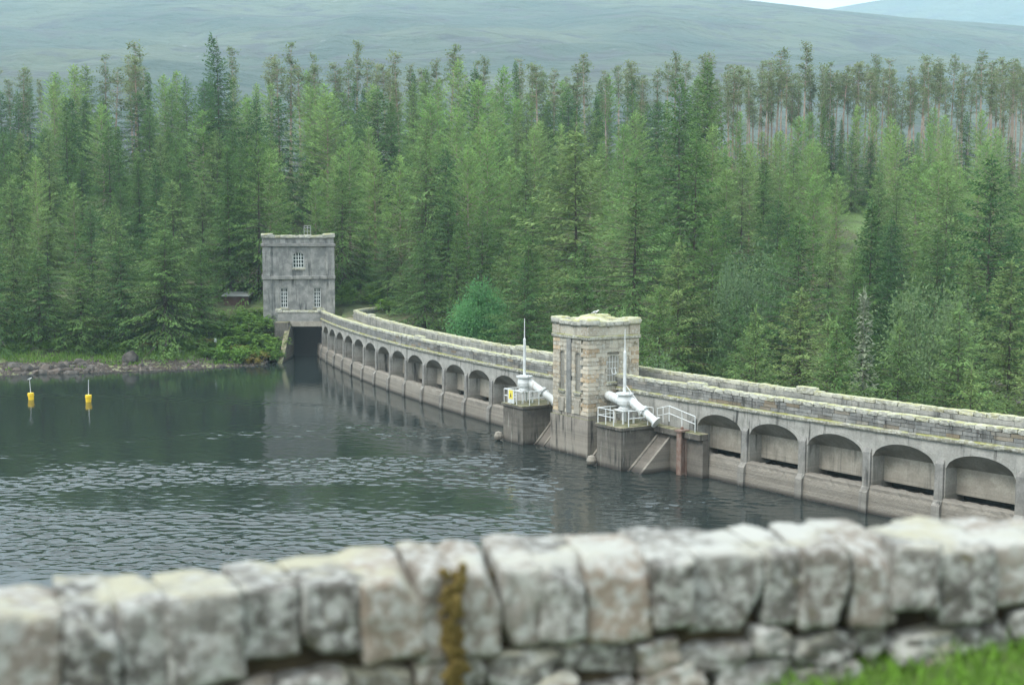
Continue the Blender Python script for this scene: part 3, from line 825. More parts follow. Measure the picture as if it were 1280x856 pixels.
# faces turned away from the reservoir and downstream, plain ashlar core pushed out
mb = MB(); mb.box(-TW, -0.3, -TW, -TW + 0.11, 3.0, 8.42); mb.box(-TW, -TW + 0.11, -TW + 0.115, -0.3, 3.0, 8.42); mb.obj('rear_facing', M['tower_block'], tower)
def window(parent, face, a0, a1, z0, z1, cols, rows, arch=0.15, open_pane=False, fm='white'):
    """window in a tower face: frame, panes, glazing bars, sill"""
    w = a1 - a0; n = 9
    def P(a, dpt, z): return (a, dpt, z) if face == 'up' else (dpt, a, z)
    def pz(t): return z1 - arch * (1 - math.sqrt(max(0, 1 - (2 * t - 1) ** 2 * 0.75))) * 2
    top = [(a0 + w * i / n, pz(i / n)) for i in range(n + 1)]
    f = MB(); wd = 0.045
    ring = [(a0, z0), (a1, z0)] + top[::-1]
    inner = [(a0 + wd, z0 + wd), (a1 - wd, z0 + wd)] + [(a0 + wd + (w - 2 * wd) * i / n, pz(i / n) - wd) for i in range(n, -1, -1)]
    k = len(ring)
    vs = [P(a, -0.1, z) for a, z in ring] + [P(a, -0.1, z) for a, z in inner] + [P(a, -0.18, z) for a, z in ring] + [P(a, -0.18, z) for a, z in inner]
    fs = []
    for i in range(k):
        j = (i + 1) % k
        fs += [(i, j, k + j, k + i), (2 * k + j, 2 * k + i, 3 * k + i, 3 * k + j), (k + i, k + j, 3 * k + j, 3 * k + i), (j, i, 2 * k + i, 2 * k + j)]
    f.add(vs, fs); win = f.obj('window', M[fm], parent)
    # masonry filling above the arched head
    t = MB()
    hd = [(a0 - 0.0, z1 + 0.02), (a1 + 0.0, z1 + 0.02)] + top[::-1]
    vs = [P(a, -0.02, z) for a, z in hd] + [P(a, -0.2, z) for a, z in hd]; kk = len(hd)
    t.add(vs, [tuple(range(kk)), tuple(range(2 * kk - 1, kk - 1, -1))] + [(i, kk + i, kk + (i + 1) % kk, (i + 1) % kk) for i in range(kk)])
    t.obj('arched_head', M['tower_block'], win)
    cw = (w - 2 * wd) / cols; rh = (z1 - z0 - 2 * wd) / rows
    for c in range(cols):
        for r_ in range(rows):
            pa, pb = a0 + wd + c * cw + 0.008, a0 + wd + (c + 1) * cw - 0.008
            qa, qb = z0 + wd + r_ * rh + 0.008, z0 + wd + (r_ + 1) * rh - 0.008
            def clampz(a, z): return min(z, pz((a - a0) / w) - wd)
            g = MB(); vs = [P(pa, -0.15, qa), P(pb, -0.15, qa), P(pb, -0.15, clampz(pb, qb)), P(pa, -0.15, clampz(pa, qb))]
            vs2 = [P(pa, -0.165, qa), P(pb, -0.165, qa), P(pb, -0.165, clampz(pb, qb)), P(pa, -0.165, clampz(pa, qb))]
            g.add(vs + vs2, [(0, 1, 2, 3), (7, 6, 5, 4), (0, 4, 5, 1), (1, 5, 6, 2), (2, 6, 7, 3), (3, 7, 4, 0)])
            g.obj('pane', M['glass'], win)
    def bar(a, b, za, zb):
        g = MB(); p = [P(a, -0.11, za), P(b, -0.11, za), P(b, -0.11, zb), P(a, -0.11, zb), P(a, -0.16, za), P(b, -0.16, za), P(b, -0.16, zb), P(a, -0.16, zb)]
        g.add(p, [(0, 1, 2, 3), (7, 6, 5, 4), (0, 4, 5, 1), (1, 5, 6, 2), (2, 6, 7, 3), (3, 7, 4, 0)]); g.obj('glazing_bar', M[fm], win)
    for c in range(1, cols):
        x = a0 + wd + c * cw; bar(x - 0.015, x + 0.015, z0 + wd, pz((x - a0) / w) - wd)
    for r_ in range(1, rows):
        z = z0 + wd + r_ * rh; bar(a0 + wd, a1 - wd, z - 0.015, z + 0.015)
    s_ = MB()
    if face == 'up': s_.bevbox(a0 - 0.12, a1 + 0.12, -0.2, 0.12, z0 - 0.2, z0, 0.02)
    else: s_.bevbox(-0.2, 0.12, a0 - 0.12, a1 + 0.12, z0 - 0.2, z0, 0.02)
    s_.obj('sill', M['string'], win)
    if open_pane:   # one ventilator tilted outwards
        g = MB(); x = (a0 + a1) / 2
        for (p, q) in (((x - .17, 0.12, 5.95), (x + .17, 0.12, 5.95)), ((x - .17, 0.12, 5.95), (x - .17, -0.1, 6.4)), ((x + .17, 0.12, 5.95), (x + .17, -0.1, 6.4))):
            a_, b_ = [((t_[1], t_[0], t_[2]) if face == 'side' else (t_[0], t_[1], t_[2])) for t_ in (p, q)]
            g.tube([a_, b_], 0.025, 6)
        g.obj('open_ventilator', M['white'], win)
    return win
window(tower, 'side', -2.72, -1.68, 5.35, 7.3, 4, 4, 0.16, True)
for a0 in (-3.62, -1.62):
    window(tower, 'up', a0, a0 + 0.6, 4.6, 7.45, 1, 3, 0.1, False, 'grey_metal')
    mb = MB(); mb.bevbox(a0 - 0.05, a0 + 0.65, -0.05, 0.1, 3.02, 4.05, 0.03); o = mb.obj('apron_block', M['recess'], tower)
mb = MB(); mb.bevbox(-TW - 0.12, 0.12, -TW - 0.12, 0.12, 8.42, 8.7, 0.05); mb.obj('string_course', M['string'], tower)
mb = MB(); mb.bevbox(-TW + 0.02, -0.02, -TW + 0.02, -0.02, 8.7, 9.42, 0.02); mb.obj('parapet', M['tower_block'], tower)
for (cx, cy_) in ((-0.42, -0.42), (-TW + 0.42, -0.42), (-0.42, -TW + 0.42)):
    mb = MB(); mb.bevbox(cx - 0.48, cx + 0.48, cy_ - 0.48, cy_ + 0.48, 8.705, 9.44, 0.03); mb.obj('corner_pier', M['quoin'], tower)
V, F = rough_block(91, 3, 0.035, 0.06); CAPM = mesh('coping_stone', V, F, M['cope'], True)
k = 6
for i in range(k):
    a = -TW + (i + 0.5) * TW / k
    for q, (x, y, rz) in enumerate(((a, -0.2, 0), (-0.2, a, PI / 2), (a, -TW + 0.2, 0), (-TW + 0.2, a, PI / 2))):
        if q in (1, 3) and i in (0, k - 1): continue
        link('coping_stone', CAPM, tower, (x, y, 9.56), (RNG.uniform(-.05, .05), 0, rz), (TW / k * 1.02, 0.62, RNG.uniform(0.38, 0.46)))
for (cx, cy_) in ((-0.4, -0.4), (-TW + 0.4, -0.4), (-0.4, -TW + 0.4), (-TW + 0.4, -TW + 0.4)):
    link('corner_cap', CAPM, tower, (cx, cy_, 9.68), (0, 0, RNG.uniform(-.1, .1)), (1.12, 1.12, 0.52))
# mossy domed roof behind the parapet
n = 10; vs = []; fs = []
for j in range(n + 1):
    for i in range(n + 1):
        x = -TW + 0.3 + (TW - 0.6) * i / n; y = -TW + 0.3 + (TW - 0.6) * j / n
        d = math.hypot(x + TW / 2 + 0.35, y + TW / 2 - 0.2)
        vs.append((x, y, 9.5 + 0.62 * max(0, 1 - (d / 1.5) ** 2) + 0.05 * fbm((x * 1.5, y * 1.5, 0))))
fs = [(j * (n + 1) + i, j * (n + 1) + i + 1, (j + 1) * (n + 1) + i + 1, (j + 1) * (n + 1) + i) for j in range(n) for i in range(n)]
link('roof', mesh('roof', vs, fs, M['cope'], True), tower)

# concrete platforms, screens and ledge each side of the tower
YD = NB                                            # dam wall line in tower frame
def platform(x0, x1, y1, label):
    p = thing_T('valve_platform', ((x0 + x1) / 2, (YD + y1) / 2, 0), label, 'platform', None)
    w = (x1 - x0) / 2; d = (y1 - YD) / 2
    mb = MB(); mb.prism([(-w, -d + 0.05), (w, -d + 0.05), (w, d), (-w, d)], 2, -2.5, 2.72); mb.obj('pier', M['pier'], p)
    mb = MB(); mb.bevbox(-w - 0.12, w + 0.12, -d + 0.05, d + 0.12, 2.725, 2.97, 0.03); mb.obj('deck_slab', M['pier'], p)
    mb = MB(); mb.prism([(d + 0.003, 0.0), (d + 0.9, -0.6), (d + 0.9, -2.0), (d + 0.003, -2.0)], 0, -w - 0.25, -w + 0.25)
    mb.lathe([(0.05, 0.0), (0.32, 0.1), (0.36, 0.35), (0.25, 0.62), (0.04, 0.7)], 10, (-w - 0.15, d + 0.35, 0.0)); mb.obj('fender', M['recess'], p)
    return p
plR = platform(2.4, 5.2, 0.95, 'concrete valve platform between the gate tower and the rusty column')
plL = platform(-9.9, -7.1, 1.0, 'concrete valve platform beside the last small arch, warning sign on its railing')
def screen(x0, x1, yb, label):
    """inclined intake screen: slab with raised edge beams, leaning on the dam"""
    s = thing_T('intake_screen', ((x0 + x1) / 2, (YD + yb) / 2, 0), label, 'screen')
    w = (x1 - x0) / 2; d = (yb - YD) / 2; zt = 2.6; zb = -1.2
    def slab(a0, a1, up_, nm, mat):
        mb = MB(); mb.prism([(-d + 0.02, zt + up_), (d, zb + up_), (d, zb - 0.4), (-d + 0.02, zb - 0.4)], 0, a0, a1); mb.obj(nm, mat, s)
    slab(-w + 0.2, w - 0.2, 0, 'screen_slab', M['ramp'])
    slab(-w, -w + 0.197, 0.16, 'edge_beam', M['sill']); slab(w - 0.197, w, 0.16, 'edge_beam', M['sill'])
    if w > 1.0: slab(-0.08, 0.08, 0.1, 'rail', M['sill'])
    return s
screen(-7.05, -4.72, 1.0, 'inclined intake screen between the far platform and the gate tower')
screen(0.16, 2.35, 0.9, 'inclined intake screen between the gate tower and the near platform')
screen(5.25, 6.75, 1.6, 'inclined concrete ramp between the near platform and the rusty column')
co = thing_T('steel_column', (8.3, YD + 0.55, 0), 'rusty brown column standing in the water by the dam wall', 'column')
mb = MB(); mb.box(-0.22, 0.22, -0.05, 0.05, -2.5, 2.9); mb.box(-0.22, 0.22, 0.4, 0.5, -2.5, 2.9); mb.box(-0.06, 0.06, 0.052, 0.398, -2.5, 2.9); mb.obj('shaft', M['rust'], co)
mb = MB(); mb.bevbox(-0.34, 0.34, -0.15, 0.6, 2.9, 3.05, 0.02); mb.obj('cap_plate', M['rust'], co)
mb = MB(); mb.lathe([(0.1, 3.05), (0.1, 3.2), (0.02, 3.26)], 8, (0, 0.22, 0)); mb.obj('bolt', M['rust'], co)
le = thing_T('wall_ledge', (7.5, YD + 0.3, 0), 'dark wet ledge along the dam wall behind the rusty column', 'ledge')
mb = MB(); mb.bevbox(-2.2, 2.6, -0.28, 0.5, 2.5, 2.95, 0.04); mb.obj('ledge_slab', M['pier'], le)
mb = MB(); mb.box(-2.2, 2.6, -0.28, 0.2, -2.5, 2.495); mb.obj('ledge_wall', M['ramp'], le)

# white valves with vent masts
def valve(x, y, label, short):
    a = thing_T('siphon_valve', (x, y, 2.97), label, 'valve')
    st = MB()
    for sx_ in (-1, 1):
        for sy_ in (-1, 1):
            st2 = MB(); st2.box(sx_ * 0.45 - 0.05, sx_ * 0.45 + 0.05, sy_ * 0.45 - 0.05, sy_ * 0.45 + 0.05, 0, 0.85); st2.obj('stand_leg', M['white'], a)
    st.bevbox(-0.55, 0.55, -0.55, 0.55, 0.85, 0.95, 0.02); st.obj('stand_top', M['white'], a)
    mb = MB(); mb.lathe([(0.3, 0.95), (0.42, 1.0), (0.42, 1.06), (0.34, 1.1), (0.34, 1.2), (0.5, 1.32), (0.54, 1.55), (0.5, 1.8), (0.44, 1.9), (0.44, 1.95), (0.62, 1.97), (0.62, 2.08), (0.3, 2.12)], 24); mb.obj('valve_body', M['white'], a, False)
    for kq in range(10):
        b = MB(); an = 2 * PI * kq / 10; b.lathe([(0.035, 2.081), (0.035, 2.14), (0.01, 2.15)], 6, (0.54 * math.cos(an), 0.54 * math.sin(an), 0)); b.obj('bolt', M['grey_metal'], a)
    mb = MB(); mb.tube([(0, 0, 2.1), (0, 0, 4.9), (0, 0, 4.95), (0, 0, 5.0)], [0.115, 0.1, 0.08, 0.045], 12)
    mm = mb.obj('mast', M['white'], a)
    mb = MB(); mb.tube([(0, 0, 4.98), (0, 0, 6.5)], [0.045, 0.025], 8); mb.obj('mast_tip', M['white'], mm)
    # long pipe slanting down towards the dam, flange half way
    e1 = Vector((2.3, YD - y + 1.0, 0.25)); s1_ = Vector((0.3, -0.25, 1.6))
    d_ = (e1 - s1_)
    mb = MB(); mb.tube([s1_ - d_ * 0.05, s1_ + d_ * 0.5], 0.3, 20); mb.tube([s1_ + d_ * 0.5, e1], 0.28, 20); mb.obj('pipe', M['white'], a)
    mb = MB(); mb.tube([s1_ + d_ * 0.47, s1_ + d_ * 0.5], 0.42, 20); mb.tube([s1_ + d_ * 0.51, s1_ + d_ * 0.54], 0.42, 20); mb.obj('flange', M['white'], a)
    mb = MB(); mb.tube([e1 - d_ * 0.03, e1 + d_ * 0.015], 0.42, 20); mb.obj('end_flange', M['white'], a)
    if short:
        mb = MB(); mb.tube([(-0.3, -0.1, 1.45), (-3.9, -1.35, 1.42)], 0.34, 20); mb.obj('tower_pipe', M['white'], a)
        mb = MB(); mb.tube([(-3.5, -1.21, 1.42), (-3.56, -1.23, 1.42)], 0.44, 20); mb.obj('wall_collar', M['recess'], a)
    return a
valve(3.55, -0.55, 'white valve with tall vent mast and two pipes, between tower and rusty column', True)
valve(-8.75, -0.2, 'white valve with tall vent mast and one pipe, beside the last small arch', False)

def railing(pts, label, closed=False, h=1.05, posts_each=1.1, name='railing'):
    """white tubular railing along points in tower frame"""
    r = thing_T(name, pts[0], label, 'railing', None); o0 = Vector(pts[0])
    P = [Vector(p) - o0 for p in pts]
    for a, b in zip(P[:-1], P[1:]):
        for hh_ in (h, h * 0.52):
            mb = MB(); mb.tube([a + Vector((0, 0, hh_)), b + Vector((0, 0, hh_))], 0.032, 8); mb.obj('rail', M['white'], r)
        n = max(1, round((b - a).length / posts_each))
        for i in range(n + (1 if b is P[-1] else 0)):
            q = a + (b - a) * (i / n)
            mb = MB(); mb.tube([q, q + Vector((0, 0, h + 0.02))], 0.038, 8); mb.obj('post', M['white'], r)
    return r
def plat_rails(x0, x1, y1, where):
    railing([(x0, YD + 0.3, 2.97), (x0, y1, 2.97), (x1 - 0.9, y1, 2.97)], f'white tube railing round the front edge of the {where} platform')
    railing([(x1, y1 - 0.6, 2.97), (x1, YD + 1.2, 2.97)], f'white tube railing along the open side of the {where} platform')
plat_rails(2.45, 5.15, 0.9, 'near valve')
plat_rails(-9.85, -7.15, 0.95, 'far valve')
railing([(5.0, YD + 0.25, 2.97), (6.6, YD + 0.5, 3.35), (9.3, YD + 0.5, 2.97)], 'white railing on the dam ledge behind the rusty column')
railing([(1.2, YD + 0.3, 4.4), (3.2, YD + 0.3, 2.97), (4.6, YD + 0.3, 2.97)], 'white stair handrail sloping down beside the gate tower')
railing([(-7.3, YD + 0.3, 2.97), (-5.4, YD + 0.3, 4.2)], 'white stair handrail between the far platform and the gate tower')
sg = thing_T('warning_sign', (-8.75, 1.02, 3.0), 'white warning board with a yellow panel fixed to the far platform railing', 'sign')
mb = MB(); mb.bevbox(-0.45, 0.45, -0.02, 0.02, 0.02, 1.12, 0.006); mb.obj('board', M['white'], sg)
mb = MB(); mb.box(-0.28, 0.3, 0.021, 0.03, 0.35, 1.02); mb.obj('yellow_panel', M['yellow_sign'], sg)
mb = MB(); mb.prism([(-0.1, 0.5), (0.12, 0.5), (0.01, 0.86)], 1, 0.031, 0.036); mb.obj('symbol', M['black'], sg)

# gull
def gull(loc, rz, label, sc=1.0, parent=None):
    g = empty('gull', loc, rz, (sc, sc, sc)); tag(g, label, 'gull')
    secs = [(-0.26, 0.1, 0.012), (-0.18, 0.115, 0.035), (-0.08, 0.14, 0.07), (0.03, 0.155, 0.078), (0.12, 0.18, 0.06), (0.16, 0.225, 0.042), (0.19, 0.262, 0.043), (0.225, 0.262, 0.035), (0.25, 0.25, 0.016), (0.295, 0.24, 0.006)]
    vs = []; n = 10
    for x, z, r in secs:
        vs += [(x, r * 0.85 * math.cos(2 * PI * k / n), z + r * math.sin(2 * PI * k / n)) for k in range(n)]
    fs = [(i * n + k, i * n + (k + 1) % n, (i + 1) * n + (k + 1) % n, (i + 1) * n + k) for i in range(len(secs) - 1) for k in range(n)]
    fs += [tuple(range(n - 1, -1, -1)), tuple((len(secs) - 1) * n + k for k in range(n))]
    mb = MB(); mb.add(vs, fs)
    for s in (-1, 1): mb.tube([(0.02, s * 0.03, 0.1), (0.0, s * 0.03, 0.05), (0.015, s * 0.03, 0.0), (0.05, s * 0.03, 0.0)], 0.008, 5)
    mb.obj('body', M['gull_white'], g, True)
    for s in (-1, 1):
        w = MB(); w.add([(0.1, s * 0.06, 0.2), (0.0, s * 0.075, 0.21), (-0.12, s * 0.06, 0.17), (-0.3, s * 0.02, 0.12), (-0.12, s * 0.065, 0.11), (0.05, s * 0.075, 0.12)], [(0, 1, 2, 3, 4, 5) if s > 0 else (5, 4, 3, 2, 1, 0)])
        w.add([(0.1, s * 0.05, 0.2), (0.0, s * 0.05, 0.21), (-0.12, s * 0.04, 0.17), (-0.3, s * 0.005, 0.12), (-0.12, s * 0.04, 0.11), (0.05, s * 0.05, 0.12)], [(5, 4, 3, 2, 1, 0) if s > 0 else (0, 1, 2, 3, 4, 5)])
        w.obj('wing', M['gull_grey'], g)
    return g
gp = TM @ Vector((-TW / 2 + 0.25, -TW / 2 + 0.25, 10.09))
gull(gp, 0.3, 'small white gull standing on the mossy roof of the gate tower', 1.15)

# ------------------------------------------------------------------ gatehouse at the far end
gx0, gx1, gy = -31.9, -22.9, 164.7
gh = empty('gatehouse', ((gx0 + gx1) / 2, gy, 0.0), math.radians(11.5)); tag(gh, 'tall grey two-storey gatehouse with small-paned windows at the far end of the dam', 'building')
W2 = (gx1 - gx0) / 2
def gz(py): return CAMZ - (py - HOR) / FPX * gy
ztop = gz(293)
# wall with window openings, front at y = 0, depth to +y
wins = [(-0.75 + 0.0, 0.7, gz(334.5), gz(315)), (-2.35, -1.45, gz(384), gz(359.5)), (1.85, 2.75, gz(384), gz(359.5))]
xsx = sorted({-W2, W2, *[w[0] for w in wins], *[w[1] for w in wins]}); zsz = sorted({-4.0, gz(308), *[w[2] for w in wins], *[w[3] for w in wins]})
mb = MB()
for i in range(len(xsx) - 1):
    for j in range(len(zsz) - 1):
        cx, cz = (xsx[i] + xsx[i + 1]) / 2, (zsz[j] + zsz[j + 1]) / 2
        if any(w[0] < cx < w[1] and w[2] < cz < w[3] for w in wins): continue
        mb.add([(xsx[i], 0, zsz[j]), (xsx[i + 1], 0, zsz[j]), (xsx[i + 1], 0, zsz[j + 1]), (xsx[i], 0, zsz[j + 1])], [(0, 1, 2, 3)])
for (a, b, c, d) in wins:
    mb.add([(a, 0, c), (b, 0, c), (b, 0, d), (a, 0, d), (a, 0.4, c), (b, 0.4, c), (b, 0.4, d), (a, 0.4, d)], [(0, 4, 5, 1), (1, 5, 6, 2), (2, 6, 7, 3), (3, 7, 4, 0)])
D2 = 7.5; zc = gz(308)
mb.add([(-W2, 0, -4), (-W2, D2, -4), (-W2, D2, zc), (-W2, 0, zc)], [(0, 1, 2, 3)][::1]); mb.add([(W2, 0, -4), (W2, D2, -4), (W2, D2, zc), (W2, 0, zc)], [(3, 2, 1, 0)])
mb.add([(-W2, D2, 1), (W2, D2, 1), (W2, D2, zc), (-W2, D2, zc)], [(3, 2, 1, 0)]); mb.add([(-W2, 0, zc), (W2, 0, zc), (W2, D2, zc), (-W2, D2, zc)], [(0, 1, 2, 3)])
mb.obj('wall', M['gatehouse'], gh)
for (a, b) in ((-W2 - 0.06, -W2 + 1.05), (W2 - 1.05, W2 + 0.06)):
    mb = MB(); mb.bevbox(a, b, -0.12, 1.0, 1.0, gz(349.2), 0.03); mb.obj('corner_pilaster', M['gatehouse'], gh)
    mb = MB(); mb.bevbox(a, b, -0.12, 1.0, gz(344.5), gz(308.5), 0.03); mb.obj('corner_pilaster', M['gatehouse'], gh)
mb = MB(); mb.bevbox(-W2 - 0.16, W2 + 0.16, -0.22, D2 + 0.16, gz(349), gz(344.7), 0.06); mb.obj('string_course', M['block'], gh)
mb = MB(); mb.bevbox(-W2 - 0.2, W2 + 0.2, -0.26, D2 + 0.2, gz(308.3), gz(304.5), 0.06); mb.obj('cornice', M['block'], gh)
mb = MB(); mb.box(-W2 - 0.02, W2 + 0.02, -0.02, 0.35, gz(304.5), gz(297)); mb.box(-W2 - 0.02, -W2 + 0.35, 0.352, D2, gz(304.5), gz(297)); mb.box(W2 - 0.35, W2 + 0.02, 0.352, D2, gz(304.5), gz(297))
mb.box(-W2 + 0.36, W2 - 0.36, D2 - 0.35, D2, gz(304.5), gz(297)); mb.obj('parapet', M['gatehouse'], gh)
for i in range(9):   # merlon-like panels standing proud of the parapet
    x = -W2 + 0.5 + i * (2 * W2 - 1.0) / 8
    mb = MB(); mb.bevbox(x - 0.36, x + 0.36, -0.12, -0.023, gz(304.4), gz(298), 0.03); mb.obj('parapet_panel', M['gatehouse'], gh)
for i in range(12):
    x = -W2 + (i + 0.5) * 2 * W2 / 12
    link('coping_stone', COPES[i % 6], gh, (x, 0.12, gz(295.6)), (0, 0, 0), (2 * W2 / 12 * 1.02, 0.85, 0.38 + 0.06 * math.sin(i * 2.1)))
for x in (-W2 + 0.55, W2 - 0.6):
    link('corner_cap', COPES[3], gh, (x, 0.4, gz(294.3)), (0, 0, 0), (1.5, 1.5, 0.55))
def gwin(a, b, c, d, cols, rows, arched):
    f = MB(); y = 0.22
    f.box(a, a + 0.09, y, y + 0.08, c, d); f.box(b - 0.09, b, y, y + 0.08, c, d); f.box(a + 0.091, b - 0.091, y, y + 0.08, c, c + 0.09); f.box(a + 0.091, b - 0.091, y, y + 0.08, d - 0.09, d)
    w = f.obj('window', M['white'], gh)
    cw = (b - a - 0.18) / cols; rh = (d - c - 0.18) / rows
    for i in range(cols):
        for j in range(rows):
            g = MB(); g.box(a + 0.09 + i * cw + 0.01, a + 0.09 + (i + 1) * cw - 0.01, y + 0.05, y + 0.065, c + 0.09 + j * rh + 0.01, c + 0.09 + (j + 1) * rh - 0.01); g.obj('pane', M['glass'], w)
    for i in range(1, cols):
        x = a + 0.09 + i * cw; g = MB(); g.box(x - 0.045, x + 0.045, y + 0.01, y + 0.045, c + 0.09, d - 0.09); g.obj('glazing_bar', M['white'], w)
    for j in range(1, rows):
        z = c + 0.09 + j * rh; g = MB(); g.box(a + 0.09, b - 0.09, y + 0.012, y + 0.043, z - 0.04, z + 0.04); g.obj('glazing_bar', M['white'], w)
    if arched:
        m_ = (a + b) / 2
        for s in (-1, 1):
            g = MB(); g.prism([(m_ + s * (b - a) / 2, d - 0.5), (m_ + s * (b - a) / 2, d + 0.005), (m_ + s * 0.1, d + 0.005), (m_ + s * 0.45, d - 0.16)], 1, 0.03, 0.21); g.obj('arched_head', M['gatehouse'], w)
    s_ = MB(); s_.bevbox(a - 0.15, b + 0.15, -0.16, 0.25, c - 0.28, c - 0.003, 0.03); s_.obj('sill', M['string'], w)
gwin(*wins[0], 4, 4, True); gwin(*wins[1], 3, 5, False); gwin(*wins[2], 3, 5, False)
# mossy turf on the roof, ladder frame
mb = MB(); mb.box(-W2 + 0.37, W2 - 0.37, 0.37, D2 - 0.37, zc + 0.05, gz(298)); mb.obj('roof', M['cope'], gh)
la = empty('roof_ladder', (gh.location.x + 0.95, gy + 1.4, gz(298))); tag(la, 'grey ladder frame sticking up above the gatehouse roof', 'ladder')
for x in (-0.42, 0.0, 0.42):
    mb = MB(); mb.tube([(x, 0, 0), (x, 0, 1.65)], 0.035, 6); mb.obj('upright', M['grey_metal'], la)
for z in (0.45, 0.9, 1.35, 1.62):
    mb = MB(); mb.tube([(-0.42, 0, z), (0.42, 0, z)], 0.028, 6); mb.obj('rung', M['grey_metal'], la)

# shed and posts beside the gatehouse
sh = empty('shed', (-36.6, 169.5, 5.0)); tag(sh, 'brown board shed half hidden under the spruces beside the gatehouse', 'shed')
for i in range(12):
    mb = MB(); mb.bevbox(-1.6 + i * 0.27, -1.6 + i * 0.27 + 0.255, -0.02, 0.03, 0, 2.3, 0.008); mb.obj('plank', M['shed'], sh)
mb = MB(); mb.box(-1.6, 1.64, 0.04, 2.6, 0, 2.28); mb.obj('wall', M['shed'], sh)
mb = MB(); mb.prism([(-0.3, 2.31), (2.9, 2.7), (2.9, 2.8), (-0.3, 2.41)], 0, -1.85, 1.85); mb.obj('roof', M['grey_metal'], sh)
for (px, d, hgt, lab) in ((291, 160, 1.1, 'thin wooden fence post among the bracken in front of the shed'), (310, 160.5, 1.2, 'thin wooden fence post among the bracken by the gatehouse corner')):
    x = (px - 640) / FPX * d
    o = empty('fence_post', (x, d, ground_z(x, d) - 0.1)); tag(o, lab, 'post')
    mb = MB(); mb.tube([(0, 0, 0), (0.02, 0, hgt + 0.6)], [0.06, 0.05], 8); mb.obj('shaft', M['wood'], o)
    mb = MB(); mb.tube([(0.02, 0, hgt + 0.6), (0.02, 0, hgt + 0.66)], [0.065, 0.02], 8); mb.obj('cap', M['wood'], o)
x = (268 - 640) / FPX * 156
o = empty('white_marker', (x, 156, ground_z(x, 156) - 0.1)); tag(o, 'small white marker post on the grassy bank below the spruces', 'marker')
mb = MB(); mb.box(-0.06, 0.06, -0.06, 0.06, 0, 1.5); mb.obj('post', M['wood'], o)
mb = MB(); mb.bevbox(-0.16, 0.16, -0.09, -0.062, 1.1, 1.55, 0.01); mb.obj('plate', M['white'], o)

# buoys
for (px, d, tilt, hp, lab) in ((39, 121.5, -0.05, 1.2, 'yellow buoy with a gull perched on its pole'), (110.5, 120.0, 0.03, 1.45, 'yellow buoy with a bare pole')):
    b = empty('buoy', (ray(px, 500, d).x, d, 0)); tag(b, lab, 'buoy', 'yellow buoys on the reservoir'); b.rotation_euler = (0, tilt, 0)
    mb = MB(); mb.lathe([(0.16, -0.4), (0.24, -0.1), (0.27, 0.3), (0.29, 0.55), (0.3, 0.62), (0.27, 0.66), (0.06, 0.68)], 20); mb.obj('float', M['yellow'], b)
    mb = MB(); mb.tube([(0, 0, 0.66), (0, 0, 0.66 + hp)], [0.04, 0.025], 8); mb.obj('pole', M['white'], b)
    mb = MB(); mb.lathe([(0.3, 0.4), (0.312, 0.42), (0.312, 0.46), (0.3, 0.48)], 20); mb.obj('rim_band', M['yellow'], b)
bp = (ray(39, 500, 121.5).x - 0.05 * 1.86, 121.5, 1.86)
gull(bp, 0.9, 'small white gull perched on a yellow buoy pole', 0.9)

# ------------------------------------------------------------------ trees
class Leaf:
    """collects small quads with a tint per quad"""
    def __init__(self, rng): self.P = []; self.T = []; self.rng = rng
    def spray(self, c, d, L, w, tint, droop=0.0):
        r = self.rng
        d = d.normalized()
        side = d.cross(Vector((r.uniform(-.6, .6), r.uniform(-.6, .6), 1.0)))
        if side.length < 1e-4: side = Vector((1, 0, 0))
        side.normalize()
        tip = c + d * L - Vector((0, 0, droop * L)); mid = c + d * L * 0.45
        s = side * w
        self.P.append((c, mid + s, tip, mid - s)); self.T.append(tint)
    def mesh(self, name, mat):
        n = len(self.P)
        me = mesh(name, [p for q in self.P for p in q], [(4 * i, 4 * i + 1, 4 * i + 2, 4 * i + 3) for i in range(n)], mat)
        at = me.attributes.new('tint', 'FLOAT', 'FACE'); at.data.foreach_set('value', self.T)
        return me
def trunk_mesh(name, h, r0, mat, rng, lean=0.0, branches=(), tp=1.3):
    mb = MB(); pts = []; rad = []
    for i in range(9):
        t = i / 8; pts.append((lean * t * t * h + 0.06 * math.sin(3 * t + 1), 0.05 * math.sin(5 * t), h * t - 0.4 * (i == 0))); rad.append(max(0.015, r0 * (1 - t) ** tp * (1.25 if i == 0 else 1)))
    mb.tube(pts, rad, 8)
    for (a, b, r_) in branches: mb.tube([a, b], [r_, r_ * 0.4], 4, False)
    return mb.mesh(name, mat, True)

